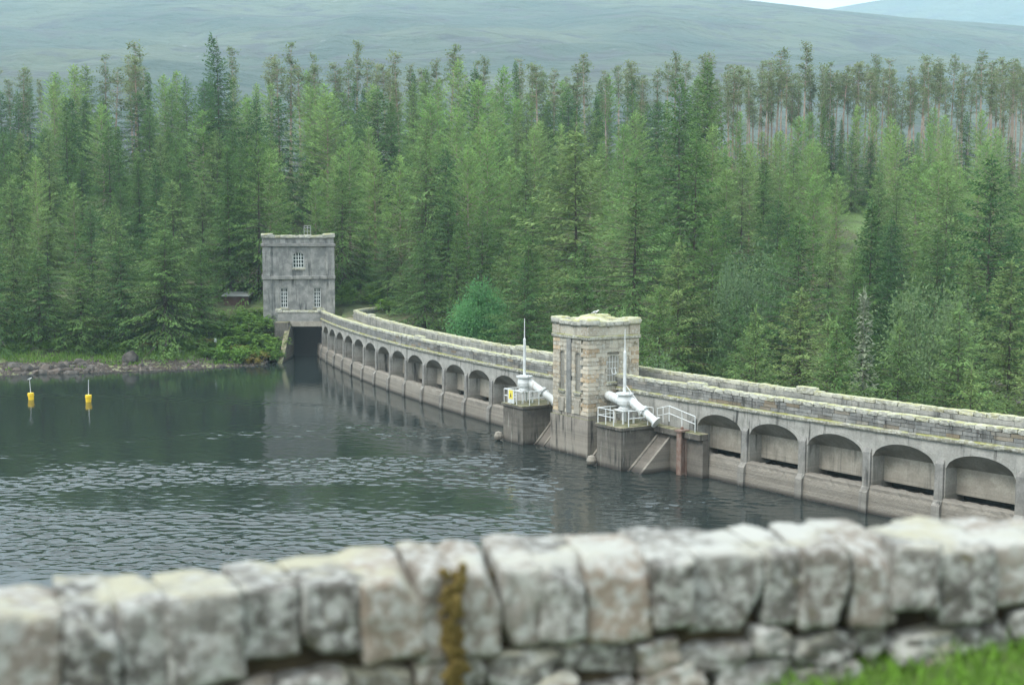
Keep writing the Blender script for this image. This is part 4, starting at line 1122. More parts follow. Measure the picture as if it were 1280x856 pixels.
def spruce(seed, h=24.0, rad=3.6, z0=0.05, droop=0.5, dens=1.0, mat='spruce', bent=False, name='crown', larch=False, sz=1.0):
    r = random.Random(seed); lf = Leaf(r); br = []
    z = h * z0; an = r.uniform(0, 6); lop = [r.uniform(0.8, 1.15) for _ in range(7)]
    while z < h * 0.985:
        t = z / h
        prof = ((1 - t) ** 0.78 * (0.7 + 0.3 * min(1, t / 0.12))) if not larch else ((1 - t) ** 0.68 * (0.55 + 0.45 * min(1, (t - z0) / 0.25)))
        an += 2.4 + r.uniform(-.5, .5)
        lobe = lop[int((an / (2 * PI) * 7 + t * 9)) % 7]
        R = max(0.25, rad * prof * lobe * r.uniform(0.72, 1.1))
        tint = r.random(); dx, dy = math.cos(an), math.sin(an)
        up = (0.75 * t - 0.12 if not larch else 0.25 + 0.55 * t) + r.uniform(-.12, .12)
        dr = droop * (1 - t * 0.9) * r.uniform(0.7, 1.25)
        o = Vector((0, 0, z)); L = R
        def P(q): return o + Vector((dx * L * q, dy * L * q, L * (up * q - dr * (q ** 1.3) * 0.9 + dr * 0.75 * max(0, q - 0.55) ** 1.4)))
        br.append((P(0), P(0.6), 0.015 + 0.008 * L))
        ns = int((9 * L + 4) * dens)
        for k in range(ns):
            q = ((k + r.random()) / ns) ** 0.7
            p = P(q); fwd = (P(min(1, q + 0.08)) - P(max(0, q - 0.08))).normalized()
            sd = r.choice((-1, 1)) * r.uniform(0.1, 1.1)
            lat = Vector((-dy, dx, 0)) * sd
            d = fwd + lat * 0.9 + Vector((0, 0, r.uniform(-.6, .3) if not larch else r.uniform(-.3, .7)))
            ln = r.uniform(0.3, 0.7) * (0.6 + 0.4 * min(1, L / 2)) * (1.25 - 0.5 * q) * sz
            p = p + Vector((-dy, dx, 0)) * sd * (0.06 + 0.22 * L * q * (1.15 - q)) + Vector((0, 0, -abs(sd) * 0.1 * L * q + r.gauss(0, 0.09)))
            lf.spray(p, d, ln, r.uniform(0.07, 0.16) * (0.75 if larch else 1.0) * sz, min(1, max(0, tint * 0.55 + r.random() * 0.45)), r.uniform(0.1, 0.6) if not larch else r.uniform(-.1, .25))
        for k in range(int(2 * dens)):          # twigs close to the stem
            a2 = r.uniform(0, 2 * PI); q = r.uniform(0.05, 0.35) * max(0.5, R * 0.35)
            lf.spray(Vector((q * math.cos(a2), q * math.sin(a2), z + r.uniform(-.3, .3))), Vector((math.cos(a2), math.sin(a2), r.uniform(-.6, .5))), 0.6 * sz, 0.14 * sz, r.random(), 0.2)
        lf.spray(P(0.93), (P(1) - P(0.8)), 0.45 * sz, 0.1 * sz, tint, 0.05)
        z += (0.125 if not larch else 0.13) * r.uniform(0.6, 1.4) * (h / 24) ** 0.3
    for k in range(10): lf.spray(Vector((0, 0, h - 0.1 * k)), Vector((r.uniform(-.4, .4), r.uniform(-.4, .4), 1)), 0.5, 0.06, 0.6)
    if bent:
        lf.P = [tuple(Vector((p.x - 0.9 * max(0, (p.z / h - 0.72) / 0.28) ** 1.6, p.y, p.z)) for p in q) for q in lf.P]
    return lf.mesh(name, M[mat]), br
def pine(seed, h=20.0, crown=0.38, spread=2.3):
    r = random.Random(seed); lf = Leaf(r); br = []
    z = h * (1 - crown)
    while z < h:
        t = (z - h * (1 - crown)) / (h * crown)
        R = spread * (0.55 + 0.75 * math.sin(PI * min(1, t * 0.75 + 0.18))) * r.uniform(0.6, 1.1)
        for b in range(r.randint(2, 4)):
            an = r.uniform(0, 2 * PI); L = R * r.uniform(0.5, 1.1); up = r.uniform(0.05, 0.5)
            o = Vector((0, 0, z)); e_ = o + Vector((math.cos(an) * L, math.sin(an) * L, up * L))
            br.append((o, e_, 0.05)); tint = r.random()
            for k in range(int(9 + 15 * L)):
                q = r.uniform(0.45, 1.08); c = o + (e_ - o) * q + Vector((r.gauss(0, .28), r.gauss(0, .28), r.gauss(0.05, .2)))
                lf.spray(c, Vector((r.gauss(0, 1), r.gauss(0, 1), r.uniform(-.2, 1))), r.uniform(0.3, 0.55), r.uniform(0.06, 0.12), min(1, max(0, tint * .6 + r.random() * .4)))
        z += r.uniform(0.35, 0.75)
    for k in range(7):   # dead snags below the crown
        zz = h * r.uniform(0.25, 1 - crown); an = r.uniform(0, 2 * PI); L = r.uniform(0.4, 1.3)
        br.append((Vector((0, 0, zz)), Vector((math.cos(an) * L, math.sin(an) * L, zz - 0.1 * L)), 0.03))
    return lf.mesh('crown', M['pine']), br
def bush(seed, rx, rz, n, mat, size=0.3, clumps=26, base=0.25):
    r = random.Random(seed); lf = Leaf(r); br = []
    for c in range(clumps):
        an = r.uniform(0, 2 * PI); ph = math.acos(r.uniform(-0.25, 1)); q = r.uniform(0.55, 1.0)
        cc = Vector((rx * q * math.sin(ph) * math.cos(an), rx * q * math.sin(ph) * math.sin(an), rz * (base + (1 - base) * (q * math.cos(ph) * 0.8 + 0.15))))
        br.append((Vector((0, 0, 0.1)), cc, 0.05)); tint = r.random(); cr = rx * r.uniform(0.2, 0.36)
        for k in range(n // clumps):
            off = Vector((r.gauss(0, cr * 0.55), r.gauss(0, cr * 0.55), r.gauss(0, cr * 0.45)))
            lf.spray(cc + off, off + Vector((0, 0, -0.15)) + Vector((r.gauss(0, .1), r.gauss(0, .1), r.gauss(0, .1))), r.uniform(.7, 1.3) * size, size * r.uniform(0.25, 0.42), min(1, max(0, tint * .6 + r.random() * .4)))
    return lf.mesh('crown', M[mat]), br
def fern(seed, rx, h, n, mat):
    r = random.Random(seed); lf = Leaf(r)
    for k in range(n):
        an = r.uniform(0, 2 * PI); q = math.sqrt(r.random()) * rx; b = Vector((q * math.cos(an), q * math.sin(an), 0)); a2 = r.uniform(0, 2 * PI); hh_ = h * r.uniform(0.6, 1.1) * (1 - 0.45 * (q / rx) ** 2)
        tint = r.random()
        for j in range(7):
            t = (j + 1) / 7; ln = 0.9 * h * t ** 1.2 * 0.6
            p = b + Vector((math.cos(a2) * ln, math.sin(a2) * ln, hh_ * math.sin(t * 2.2) * 0.95))
            for sd in (-1, 1):
                lf.spray(p, Vector((math.cos(a2) * 0.5 - math.sin(a2) * sd, math.sin(a2) * 0.5 + math.cos(a2) * sd, -0.1)), 0.34 * (1.2 - t * 0.7), 0.075, tint)
    return lf.mesh('fronds', M[mat])

TREE = {}
def reg(kind, maker, n, th, r0, bark, name, **kw):
    TREE[kind] = []
    for i in range(n):
        seed = hash_(kind) * 31 + i
        kk = {k: (v[i % len(v)] if isinstance(v, list) else v) for k, v in kw.items()}
        crown, br = maker(seed, **kk)
        tr = trunk_mesh('trunk', th * 0.99, r0, M[bark], random.Random(seed), 0, br, 0.75 if kind == 'pine' else 1.4)
        TREE[kind].append((crown, tr, th, name))
def hash_(s): return sum(ord(c) * (i + 3) for i, c in enumerate(s)) % 997
reg('spruce', spruce, 5, 24.0, 0.32, 'bark', 'spruce_tree', rad=[8.6, 9.8, 7.6, 9.0, 10.4], dens=0.85, droop=[.55, .65, .45, .6, .7], z0=0.04)
reg('slim', spruce, 3, 24.0, 0.28, 'bark', 'spruce_tree', rad=[5.0, 5.8, 5.4], droop=[.4, .5, .45], z0=0.05)
reg('pale', spruce, 4, 22.0, 0.28, 'bark', 'spruce_tree', h=22.0, rad=[8.0, 7.0, 8.8, 7.4], dens=0.85, droop=[.5, .4, .6, .55], z0=0.04, mat='spruce_pale')
reg('bent', spruce, 1, 28.0, 0.34, 'bark', 'spruce_tree', h=28.0, rad=7.0, bent=True)
reg('larch', spruce, 5, 19.0, 0.24, 'pine_bark', 'larch_tree', h=19.0, rad=[6.2, 5.2, 5.8, 6.8, 4.8], droop=[.35, .3, .4, .35, .3], z0=[.1, .15, .08, .2, .12], mat='larch', larch=True, dens=1.0)
reg('pine', pine, 6, 20.0, 0.24, 'pine_bark', 'pine_tree', h=20.0, crown=[.36, .42, .5, .38, .32, .55], spread=[1.0, 1.2, 0.95, 1.1, 1.4, 1.0])
reg('near_spruce', spruce, 3, 24.0, 0.32, 'bark', 'spruce_tree', rad=[8.2, 9.2, 7.2], droop=[.55, .65, .5], z0=0.25, sz=0.65, dens=1.6)
reg('near_pale', spruce, 3, 22.0, 0.28, 'bark', 'spruce_tree', h=22.0, rad=[7.6, 6.6, 8.2], droop=[.5, .4, .55], z0=0.25, mat='spruce_pale', sz=0.65, dens=1.6)
reg('young', spruce, 3, 18.0, 0.2, 'bark', 'spruce_tree', h=18.0, rad=[4.8, 4.2, 5.4], droop=[.4, .35, .45], z0=0.3, mat='spruce_pale', sz=0.55, dens=2.2)
reg('dead', spruce, 1, 16.0, 0.2, 'dead_wood', 'dead_spruce_tree', h=16.0, rad=2.0, droop=.45, dens=0.9, mat='russet')
M['dead_twigs'] = leaf_mat('dead_twigs', (0.25, 0.29, 0.2), (0.25, 0.29, 0.2), 0.3)
TREE['dead'][0][0].materials[0] = M['dead_twigs']
for kind, mat, rx, rz, seed in (('broad', 'broad', 4.6, 10.0, 5), ('willow', 'willow', 6.0, 16.0, 9)):
    cr, br = bush(seed, rx, rz, 15000, mat, 0.34, 70)
    TREE[kind] = [(cr, trunk_mesh('trunk', rz * 0.6, 0.18, M['bark'], random.Random(seed), 0, br), rz, 'broadleaf_tree')]

def place_words(px, d):
    zone = ('above the yellow buoys' if px < 150 else 'above the shore boulders' if px < 250 else 'beside the gatehouse' if px < 330 else 'behind the gatehouse' if px < 420 else
            'behind the gravel track' if px < 545 else 'behind the round broadleaf tree' if px < 640 else 'behind the far valve platform' if px < 690 else 'behind the gate tower' if px < 800 else
            'behind the near valve platform' if px < 880 else 'behind the first wide arches' if px < 1000 else 'around the dead grey spruce' if px < 1110 else 'beyond the dead grey spruce')
    band = 'low' if d < 135 else 'at mid height' if d < 175 else 'higher up' if d < 212 else 'near the top'
    return zone, band
def plant(kind, x, y, height, label, group=None, cat='tree', var=None, wide=1.0):
    if group:
        zone, band = place_words(640 + FPX * x / y, y)
        if group in (G_BANK, G_WOOD): group = G_BANK if 640 + FPX * x / y < 420 else G_WOOD
        size = 'tall ' if height > 24 else ('short ' if height < 14 else '')
        look = {'spruce': 'dark green drooping spruce', 'slim': 'slender pointed dark spruce', 'pale': 'pale grey-green spruce', 'larch': 'light green feathery larch', 'young': 'slim pale spruce', 'pine': 'bare-stemmed pine with tufted crown'}[kind]
        label = f'{size}{look} {band} in the wood {zone}' if kind != 'pine' else f'{size}{look} on the ridge {zone}'
    if y < 142 and 'near_' + kind in TREE: kind = 'near_' + kind
    cr, tr, h, nm = TREE[kind][var if var is not None else RNG.randrange(len(TREE[kind]))]
    s = height / h; ws = s * wide * RNG.uniform(0.92, 1.1)
    e_ = empty(nm, (x, y, ground_z(x, y) - 0.15), RNG.uniform(0, 2 * PI), (ws, ws, s))
    if kind == 'pine': e_.rotation_euler = (RNG.gauss(0, .03), RNG.gauss(0, .03), RNG.uniform(0, 6.28))
    tag(e_, label, cat, group)
    link('trunk', tr, e_); link('crown', cr, e_)
    return e_
# columns of the picture already covered: keeps trees nobody could see out of the scene
TOPS = np.full(1500, 900.0)
def cover(px, top_y, base_y, halfw, test=False):
    xs_ = np.arange(max(0, int(px - halfw) + 100), min(1499, int(px + halfw) + 100) + 1)
    if len(xs_) == 0: return False
    prof = top_y + (base_y - top_y) * 0.85 * np.abs(xs_ - 100 - px) / max(halfw, 1)
    seen = np.any(prof < TOPS[xs_] - 5)
    if not test: TOPS[xs_] = np.minimum(TOPS[xs_], prof + 0.16 * (base_y - top_y))
    return bool(seen)
plan = []      # (distance, x, y, height, kind, label, group, wide, var)
def at(px, top, d, kind, label=None, group=None, wide=1.0, var=None):
    q = ray(px, top, d); x = q.x; z = ground_z(x, d); h = q.z - z
    plan.append((d, x, d, h, kind, label, group, wide, var))
G_BANK, G_WOOD, G_LARCH, G_PINE = 'spruces on the far bank', 'spruces in the wood behind the dam', 'larches in the wood', 'tall pines along the ridge'
LAB = {'spruce_bank': 'dark green spruce with drooping boughs on the far bank near the gatehouse', 'spruce_wood': 'broad dark green spruce in the wood behind the dam',
       'slim_wood': 'slender pointed dark spruce in the wood behind the dam', 'pale_wood': 'pale grey-green spruce in the wood behind the dam', 'pale_bank': 'pale grey-green spruce on the far bank near the gatehouse',
       'larch': 'light green feathery larch in the middle of the wood', 'pine': 'tall pine with bare reddish trunk and tufted crown on the ridge', 'young': 'slim pale spruce whose tip shows just above the dam parapet'}
# landmark trees
at(271, 42, 214, 'bent', 'tallest spruce of the bank with a bent tip standing above the gatehouse wood')
at(168, 50, 250, 'pine', 'lone pine with layered crown rising clear of the bank spruces', None, 1.2, 2)
at(347, 76, 236, 'pine', 'small flat-topped pine beside the bent-tipped spruce', None, 0.9, 4)
at(597, 352, 147, 'broad', 'round bright green broadleaf tree behind the downstream parapet', None, 0.72)
at(823, 428, 104, 'willow', 'pale green leafy bush beside the gate tower', None, 0.62)
at(940, 296, 128, 'willow', 'grey-green broadleaf tree with spreading crown among the spruces', None, 0.62)
at(1165, 335, 116, 'willow', 'pale grey-green willow behind the near spruces', None, 0.6)
at(1081, 362, 104, 'dead', 'dead grey spruce with bare branches behind the dam', None, 0.9)
for px, top, d, kind, wide in ((30, 330, 158, 'spruce', .95), (70, 285, 160, 'spruce', 1.15), (118, 255, 163, 'spruce', 1.1), (165, 330, 157, 'spruce', 1.1), (215, 225, 168, 'pale', 1.25), (250, 300, 160, 'spruce', 1.2), (125, 62, 226, 'spruce', .8),
                               (135, 150, 195, 'spruce', 1.1), (205, 130, 200, 'pale', 1.1), (300, 180, 186, 'spruce', 1.0), (338, 165, 190, 'spruce', .9), (60, 170, 190, 'pale', 1.0), (10, 190, 186, 'spruce', 1.0), (232, 95, 222, 'spruce', .8), (320, 118, 215, 'spruce', .9)):
    at(px, top, d, kind, LAB['spruce_bank' if kind == 'spruce' else 'pale_bank'], G_BANK, wide)
for px, top, d, kind, wide in ((615, 120, 178, 'spruce', 1.1), (560, 240, 168, 'spruce', 1.2), (530, 290, 160, 'spruce', 1.25), (500, 230, 178, 'spruce', 1.0), (430, 190, 192, 'spruce', 1.0), (455, 250, 182, 'slim', 1.0), (690, 205, 140, 'spruce', 1.3), (720, 160, 152, 'pale', 1.3),
                               (795, 190, 138, 'pale', 1.3), (850, 95, 176, 'spruce', 1.0), (870, 170, 145, 'spruce', 1.1), (660, 290, 138, 'spruce', 1.2), (885, 75, 200, 'slim', 1.0), (760, 240, 124, 'pale', 1.2), (1010, 180, 140, 'pale', 1.25), (1000, 265, 122, 'spruce', 1.2), (1240, 195, 128, 'spruce', 1.1),
                               (1090, 250, 138, 'slim', 1.1), (1105, 272, 126, 'spruce', .9), (1185, 215, 142, 'pale', 1.1), (1030, 400, 106, 'spruce', 1.0), (960, 385, 108, 'pale', 1.0), (1125, 400, 101, 'pale', 1.1), (1200, 380, 100, 'pale', 1.3), (1265, 330, 102, 'spruce', 1.2), (905, 330, 118, 'spruce', 1.2)):
    at(px, top, d, kind, LAB[{'spruce': 'spruce_wood', 'slim': 'slim_wood', 'pale': 'pale_wood'}[kind]], G_WOOD, wide)
for px, top, d in ((945, 385, 98), (975, 395, 100), (1000, 455, 96), (912, 445, 98), (1028, 425, 97), (1045, 400, 95), (1150, 440, 90), (1215, 455, 87)):
    at(px, top, d, 'young', LAB['young'], 'slim spruces behind the dam parapet')
r2 = random.Random(21)
# ridge pines with bare stems
px = -30
while px < 1320:
    d = r2.uniform(236, 288)
    dens = 1.0 if px > 870 else (0.8 if px > 420 else 0.42)
    if r2.random() < dens: at(px, r2.gauss(86 if px > 870 else 82, 12), d, 'pine', LAB['pine'], G_PINE, r2.uniform(.85, 1.1))
    px += r2.uniform(6, 15) if px < 870 else r2.uniform(2.5, 7.5)
# back row along the crest, closing the treeline
px = -35
while px < 880:
    kind = r2.choices(('larch', 'slim', 'pale', 'spruce'), (.4, .25, .2, .15))[0]; bank = px < 420
    at(px, r2.uniform(74, 112), r2.uniform(243, 264), kind, 'tree', G_LARCH if kind == 'larch' else (G_BANK if bank else G_WOOD), r2.uniform(.8, 1.15))
    px += r2.uniform(11, 24)
# larches filling the middle of the slope
for row, (d0, d1, y0_, y1_) in enumerate(((228, 242, 92, 132), (208, 228, 115, 165), (190, 208, 150, 200), (172, 190, 175, 230))):
    px = -40 + row * 9
    while px < 1325:
        d = r2.uniform(d0, d1)
        u, s = dam_u((px - 640) / FPX * d, d)
        lift = -22 if 420 < px < 640 else 0
        kind = r2.choices(('larch', 'slim', 'pale', 'spruce'), (0.62, .12, .14, .12) if px > 330 else (0.25, .2, .2, .35))[0]
        bank = px < 420
        lab, grp = (LAB['larch'], G_LARCH) if kind == 'larch' else ((LAB['spruce_bank' if kind != 'pale' else 'pale_bank'], G_BANK) if bank else (LAB[kind + '_wood'], G_WOOD))
        lift += (38 if px > 880 and row == 0 else (20 if px > 880 and row == 1 else 0))
        at(px, r2.uniform(y0_, y1_) + lift, d, kind, lab, grp, r2.uniform(.8, 1.3))
        px += r2.uniform(17, 30) * 200 / d
px = -30
while px < 250:
    x_ = (px - 640) / FPX * 152; d = ysh(x_) + r2.uniform(9.0, 12.5)
    at(px, r2.uniform(270, 350), d, 'spruce', LAB['spruce_bank'], G_BANK, r2.uniform(1.2, 1.5))
    px += r2.uniform(20, 34)
px = -30
while px < 318:
    x_ = (px - 640) / FPX * 160; d = ysh(x_) + r2.uniform(13, 24)
    if not (285 < px and d < 168): at(px, r2.uniform(185, 320), d, 'spruce' if r2.random() < .7 else 'pale', LAB['spruce_bank'], G_BANK, r2.uniform(1.0, 1.4))
    if plan[-1][4] == 'pale': plan[-1] = plan[-1][:5] + (LAB['pale_bank'],) + plan[-1][6:]
    px += r2.uniform(14, 26)
for px, top, d in ((312, 245, 176), (330, 215, 178), (425, 215, 180), (440, 250, 176), (462, 235, 181), (482, 280, 176), (497, 300, 172), (512, 310, 169), (535, 330, 163), (450, 330, 186), (468, 345, 178.5), (432, 330, 179)):
    at(px, top, d, 'spruce', LAB['spruce_bank'], G_BANK, 1.35)
at(322, 165, 174.6, 'spruce', 'dark spruce spreading its boughs over the shed roof', None, 1.1)
at(284, 235, 166.5, 'spruce', 'dark spruce on the bank whose boughs hang beside the shed wall', None, 1.2)
at(427, 205, 178, 'spruce', 'dark spruce standing close behind the right corner of the gatehouse', None, 1.2)
at(455, 285, 180.5, 'spruce', 'dark spruce closing the far end of the gravel track', None, 1.3)
at(484, 290, 172.5, 'spruce', 'dark spruce behind the thin post at the parapet end', None, 1.3)
at(508, 325, 167, 'pale', 'low pale spruce just behind the curved end of the downstream parapet', None, 1.4)
# lower filling between the named spruces
for row, (d0, d1, y0_, y1_) in enumerate(((150, 168, 225, 300), (128, 148, 260, 330), (108, 126, 320, 400), (97, 106, 390, 440))):
    px = -40
    while px < 1325:
        d = r2.uniform(d0, d1); x = (px - 640) / FPX * d
        u, s = dam_u(x, d)
        ok = (u > 11 and s > 0) or (x < -38 and d > ysh(x) + 13)
        if ok:
            bank = px < 420
            kind = r2.choices(('spruce', 'pale', 'slim'), (.5, .35, .15))[0]
            lab, grp = ((LAB['spruce_bank' if kind != 'pale' else 'pale_bank'], G_BANK) if bank else (LAB[kind + '_wood'], G_WOOD))
            at(px, r2.uniform(y0_, y1_), d, kind, lab, grp, r2.uniform(.95, 1.25))
        px += r2.uniform(30, 52) * 130 / d
plan.sort(key=lambda t: t[0])
HW = {'spruce': .27, 'slim': .17, 'pale': .26, 'bent': .2, 'larch': .24, 'pine': .08, 'young': .23, 'dead': .1, 'broad': .4, 'willow': .35}
done = []
for (d, x, y, h, kind, lab, grp, wide, var) in plan:
    px = 640 + FPX * x / d
    u, s = dam_u(x, y)
    if u > -3 and u < 7.5 and s > 4: continue
    if -33.8 < x < -21.6 and 158 < y < 174: continue
    if 163 < y < 177 and abs(x - (-20.8 + (y - 165) * 0.22)) < 2.0: continue
    if -39 < x < -33 and 166 < y < 172.5: continue
    if h < 3: continue
    if grp and abs(px - 597) < 48 and 118 < d < 150: continue
    h = min(h, 33)
    top = HOR - (ground_z(x, y) + h - CAMZ) * FPX / d; base = top + h * FPX / d
    if grp and any(g_ is None and (x - a) ** 2 + (y - b) ** 2 < 9 for (_, a, b, _, k_, _, g_, _, _) in plan): continue
    if grp and not cover(px, top, base, HW[kind] * h * wide * FPX / d, True): continue
    if grp and any((x - a) ** 2 + (y - b) ** 2 < (4.2 if kind != 'pine' else 1.2) ** 2 for a, b in done): continue
    if kind != 'pine': cover(px, top, base, HW[kind] * h * wide * FPX / d)
    done.append((x, y))
    plant(kind, x, y, h, lab, grp, 'tree', var, wide)

# ------------------------------------------------------------------ far bank: bracken, rocks
FERN = [fern(60 + i, 1.3, 1.3, 60, 'fern') for i in range(3)] + [fern(80, 1.2, 0.8, 55, 'russet')]
cr_, br_ = bush(14, 1.5, 2.0, 1000, 'fern', 0.28, 16, 0.1)
for px, d, k, sc in ((285, 152.5, 'b', 1.25), (262, 154, 'f', 1.1), (300, 154.5, 'f', 1.3), (318, 155, 'r', 1.4), (332, 155.5, 'b', 1.2), (322, 159, 'f', 1.6), (345, 156, 'f', 1.2), (305, 159, 'f', 1.5), (285, 160, 'f', 1.5), (268, 160, 'f', 1.2), (240, 156, 'f', 1.2), (225, 155, 'b', .9), (208, 156, 'f', 1.2),
                     (190, 155, 'r', 1.2), (178, 155.5, 'f', 1.2), (255, 157, 'r', 1.1), (312, 153, 'r', 1.1), (340, 159, 'f', 1.4), (320, 162, 'f', 1.5), (327, 163.3, 'f', 1.3), (308, 163, 'f', 1.5), (296, 165, 'f', 1.5), (316, 165.5, 'f', 1.4), (427, 170, 'f', 1.2), (432, 173, 'f', 1.4), (438, 176, 'f', 1.4), (466, 171, 'f', 1.3), (474, 174, 'f', 1.4), (482, 168, 'f', 1.2), (150, 153, 'f', .9), (120, 152, 'f', .9), (95, 151.5, 'f', .8), (60, 151, 'f', .9), (20, 150, 'f', .9), (275, 156.5, 'f', 1.3), (295, 157, 'r', 1.1), (350, 159.5, 'f', 1.1)):
    x = (px - 640) / FPX * d
    if k == 'b':
        e_ = empty('bush', (x, d, ground_z(x, d) - 0.05), RNG.uniform(0, 6), (sc, sc, sc)); tag(e_, 'bright green rounded bush on the bank beside the gatehouse', 'bush', 'bushes on the far bank'); link('foliage', cr_, e_)
    else:
        e_ = empty('bracken_clump' if k == 'f' else 'heath_clump', (x, d, ground_z(x, d) - 0.05), RNG.uniform(0, 6), (sc, sc, sc))
        if k == 'f' and px > 400: tag(e_, 'green clump of bracken beside the gravel track behind the dam end', 'bracken', 'bracken by the track')
        elif k == 'f': tag(e_, 'green clump of bracken on the bank above the shore stones', 'bracken', 'bracken on the far bank')
        else: tag(e_, 'yellow-russet clump of heath on the bank above the shore stones', 'heath', 'heath clumps on the far bank')
        link('fronds', RNG.choice(FERN[:3]) if k == 'f' else FERN[3], e_)
# short grass tufts along the bank (nobody could count them)
lf = Leaf(random.Random(3))
for k in range(9000):
    px = RNG.uniform(-40, 350); d = RNG.uniform(140, 160); x = (px - 640) / FPX * d; L = d - ysh(x)
    if L < 1.4 or L > 16 or fbm((x * 0.25, d * 0.25, 4)) < -0.35 + (0.45 if L < 4 else 0): continue
    z = ground_z(x, d)
    for j in range(3): lf.spray(Vector((x + RNG.uniform(-.25, .25), d + RNG.uniform(-.25, .25), z - 0.05)), Vector((RNG.uniform(-.5, .5), RNG.uniform(-.5, .5), 1)), RNG.uniform(.25, .6), 0.06, RNG.random())
o = link('bank_grass', lf.mesh('bank_grass', M['fern'])); tag(o, 'rough green grass on the far bank above the stones', 'grass', kind='stuff')
def rock_mesh(seed, amp=0.3, sub=2):
    import bmesh
    bm = bmesh.new(); bmesh.ops.create_icosphere(bm, subdivisions=sub, radius=0.5)
    for v_ in bm.verts:
        q = v_.co.copy(); v_.co *= 1 + amp * fbm((q.x * 2 + seed * 3.7, q.y * 2, q.z * 2), 3)
        for ax in (Vector((1, .2, .3)), Vector((-.3, 1, .4)), Vector((.2, -.8, .7)), Vector((-.8, -.4, .2)), Vector((.1, .2, 1))):
            ax = (ax + Vector((0.3 * math.sin(seed * 2.1), 0.3 * math.cos(seed * 1.3), 0))).normalized(); dd = v_.co.dot(ax)
            if dd > 0.36: v_.co -= ax * (dd - 0.36) * 0.85
    me = bpy.data.meshes.new('rock'); bm.to_mesh(me); bm.free(); me.materials.append(M['rock']); return me
ROCKS = [rock_mesh(i) for i in range(6)]
def boulder(px, d, w, hgt, label, group=None):
    x = (px - 640) / FPX * d
    o = link('boulder', RNG.choice(ROCKS), None, (x, d, max(ground_z(x, d), -0.1) + hgt * 0.22), (RNG.uniform(-.2, .2), RNG.uniform(-.2, .2), RNG.uniform(0, 6)), (w, w * RNG.uniform(.7, 1), hgt))
    tag(o, label, 'boulder', group); return o
boulder(159, 149.5, 2.2, 1.9, 'large brown boulder standing on the shore under the spruces')
boulder(308, 153.0, 1.2, 1.3, 'pale grey boulder beside the bright green bush')
for k in range(75):
    px = RNG.choice((RNG.uniform(-10, 120), RNG.uniform(-10, 340))); x0_ = (px - 640) / FPX * 148; d = ysh(x0_) + RNG.uniform(-0.3, 3.8)
    w = RNG.uniform(0.45, 1.25) * (1.25 if px < 110 else 0.75)
    boulder(px, d, w, w * RNG.uniform(.45, .7), ('large' if w > 1.0 else 'small' if w < 0.6 else 'middling') + ' grey-brown stone on the shore ' + ('opposite the yellow buoys' if px < 120 else 'near the large brown boulder' if px < 205 else 'below the green bushes'), 'stones on the far shore')
peb = MB()
for k in range(1600):
    px = RNG.uniform(-40, 346); x0_ = (px - 640) / FPX * 148; d = ysh(x0_) + RNG.uniform(-0.4, 4.5); x = (px - 640) / FPX * d; w = RNG.uniform(.15, .5); z = ground_z(x, d)
    if z < -0.15: continue
    rr_ = [w * RNG.uniform(.35, .6) for _ in range(6)]
    peb.add([(x + rr_[q] * math.cos(q * PI / 3), d + rr_[q] * math.sin(q * PI / 3), z - 0.03) for q in range(6)] + [(x + rr_[q] * .6 * math.cos(q * PI / 3 + .2), d + rr_[q] * .6 * math.sin(q * PI / 3 + .2), z + w * RNG.uniform(.25, .5)) for q in range(6)],
            [(q, (q + 1) % 6, 6 + (q + 1) % 6, 6 + q) for q in range(6)] + [tuple(range(6, 12))])
o = peb.obj('shore_gravel', M['rock']); tag(o, 'small grey stones strewn along the far shore', 'gravel', kind='stuff')

# ------------------------------------------------------------------ roadside wall, verge, road
WT = CAMZ - 1.345                                   # top of the wall
def wall_c(x):                                    # front edge of the wall top, as Y over X
    return float(np.interp(x, [-9, -4, -1.84, -0.9, 0, 1.27, 2.3, 4, 9], [2.1, 3.45, 4.28, 4.7, 5.03, 5.3, 5.42, 5.55, 5.8]))
wpts = [(x, wall_c(x)) for x in np.linspace(-7, 7, 113)]
acc = [0.0]
for a, b in zip(wpts[:-1], wpts[1:]): acc.append(acc[-1] + math.hypot(b[0] - a[0], b[1] - a[1]))
def wall_at(s):
    x = float(np.interp(s, acc, [p[0] for p in wpts])); y = float(np.interp(s, acc, [p[1] for p in wpts]))
    x2 = float(np.interp(s + 0.1, acc, [p[0] for p in wpts])); y2 = float(np.interp(s + 0.1, acc, [p[1] for p in wpts]))
    return x, y, math.atan2(y2 - y, x2 - x)
wall = empty('roadside_wall', (0, wall_c(0), 13.9)); tag(wall, 'rough lichen-covered stone wall with upright coping stones along the road', 'wall')
WINV = Matrix.Translation(Vector((0, wall_c(0), 13.9))).inverted()
def wchild(o): o.parent = wall; o.matrix_parent_inverse = WINV; return o
mb = MB(); n = len(wpts)
prof = [(0.07, 13.2), (0.07, WT - 0.36), (0.1, WT - 0.06), (0.36, WT - 0.06), (0.4, WT - 0.36), (0.42, 13.2)]
vs = []
for (x, y), i in zip(wpts, range(n)):
    _, _, an = wall_at(acc[i])
    for (dd, z) in prof: vs.append((x - math.sin(an) * dd, y + math.cos(an) * dd, z))
k = len(prof)
mb.add(vs, [(i * k + j, (i + 1) * k + j, (i + 1) * k + j + 1, i * k + j + 1) for i in range(n - 1) for j in range(k - 1)])
wchild(mb.obj('core', M['wallcore']))
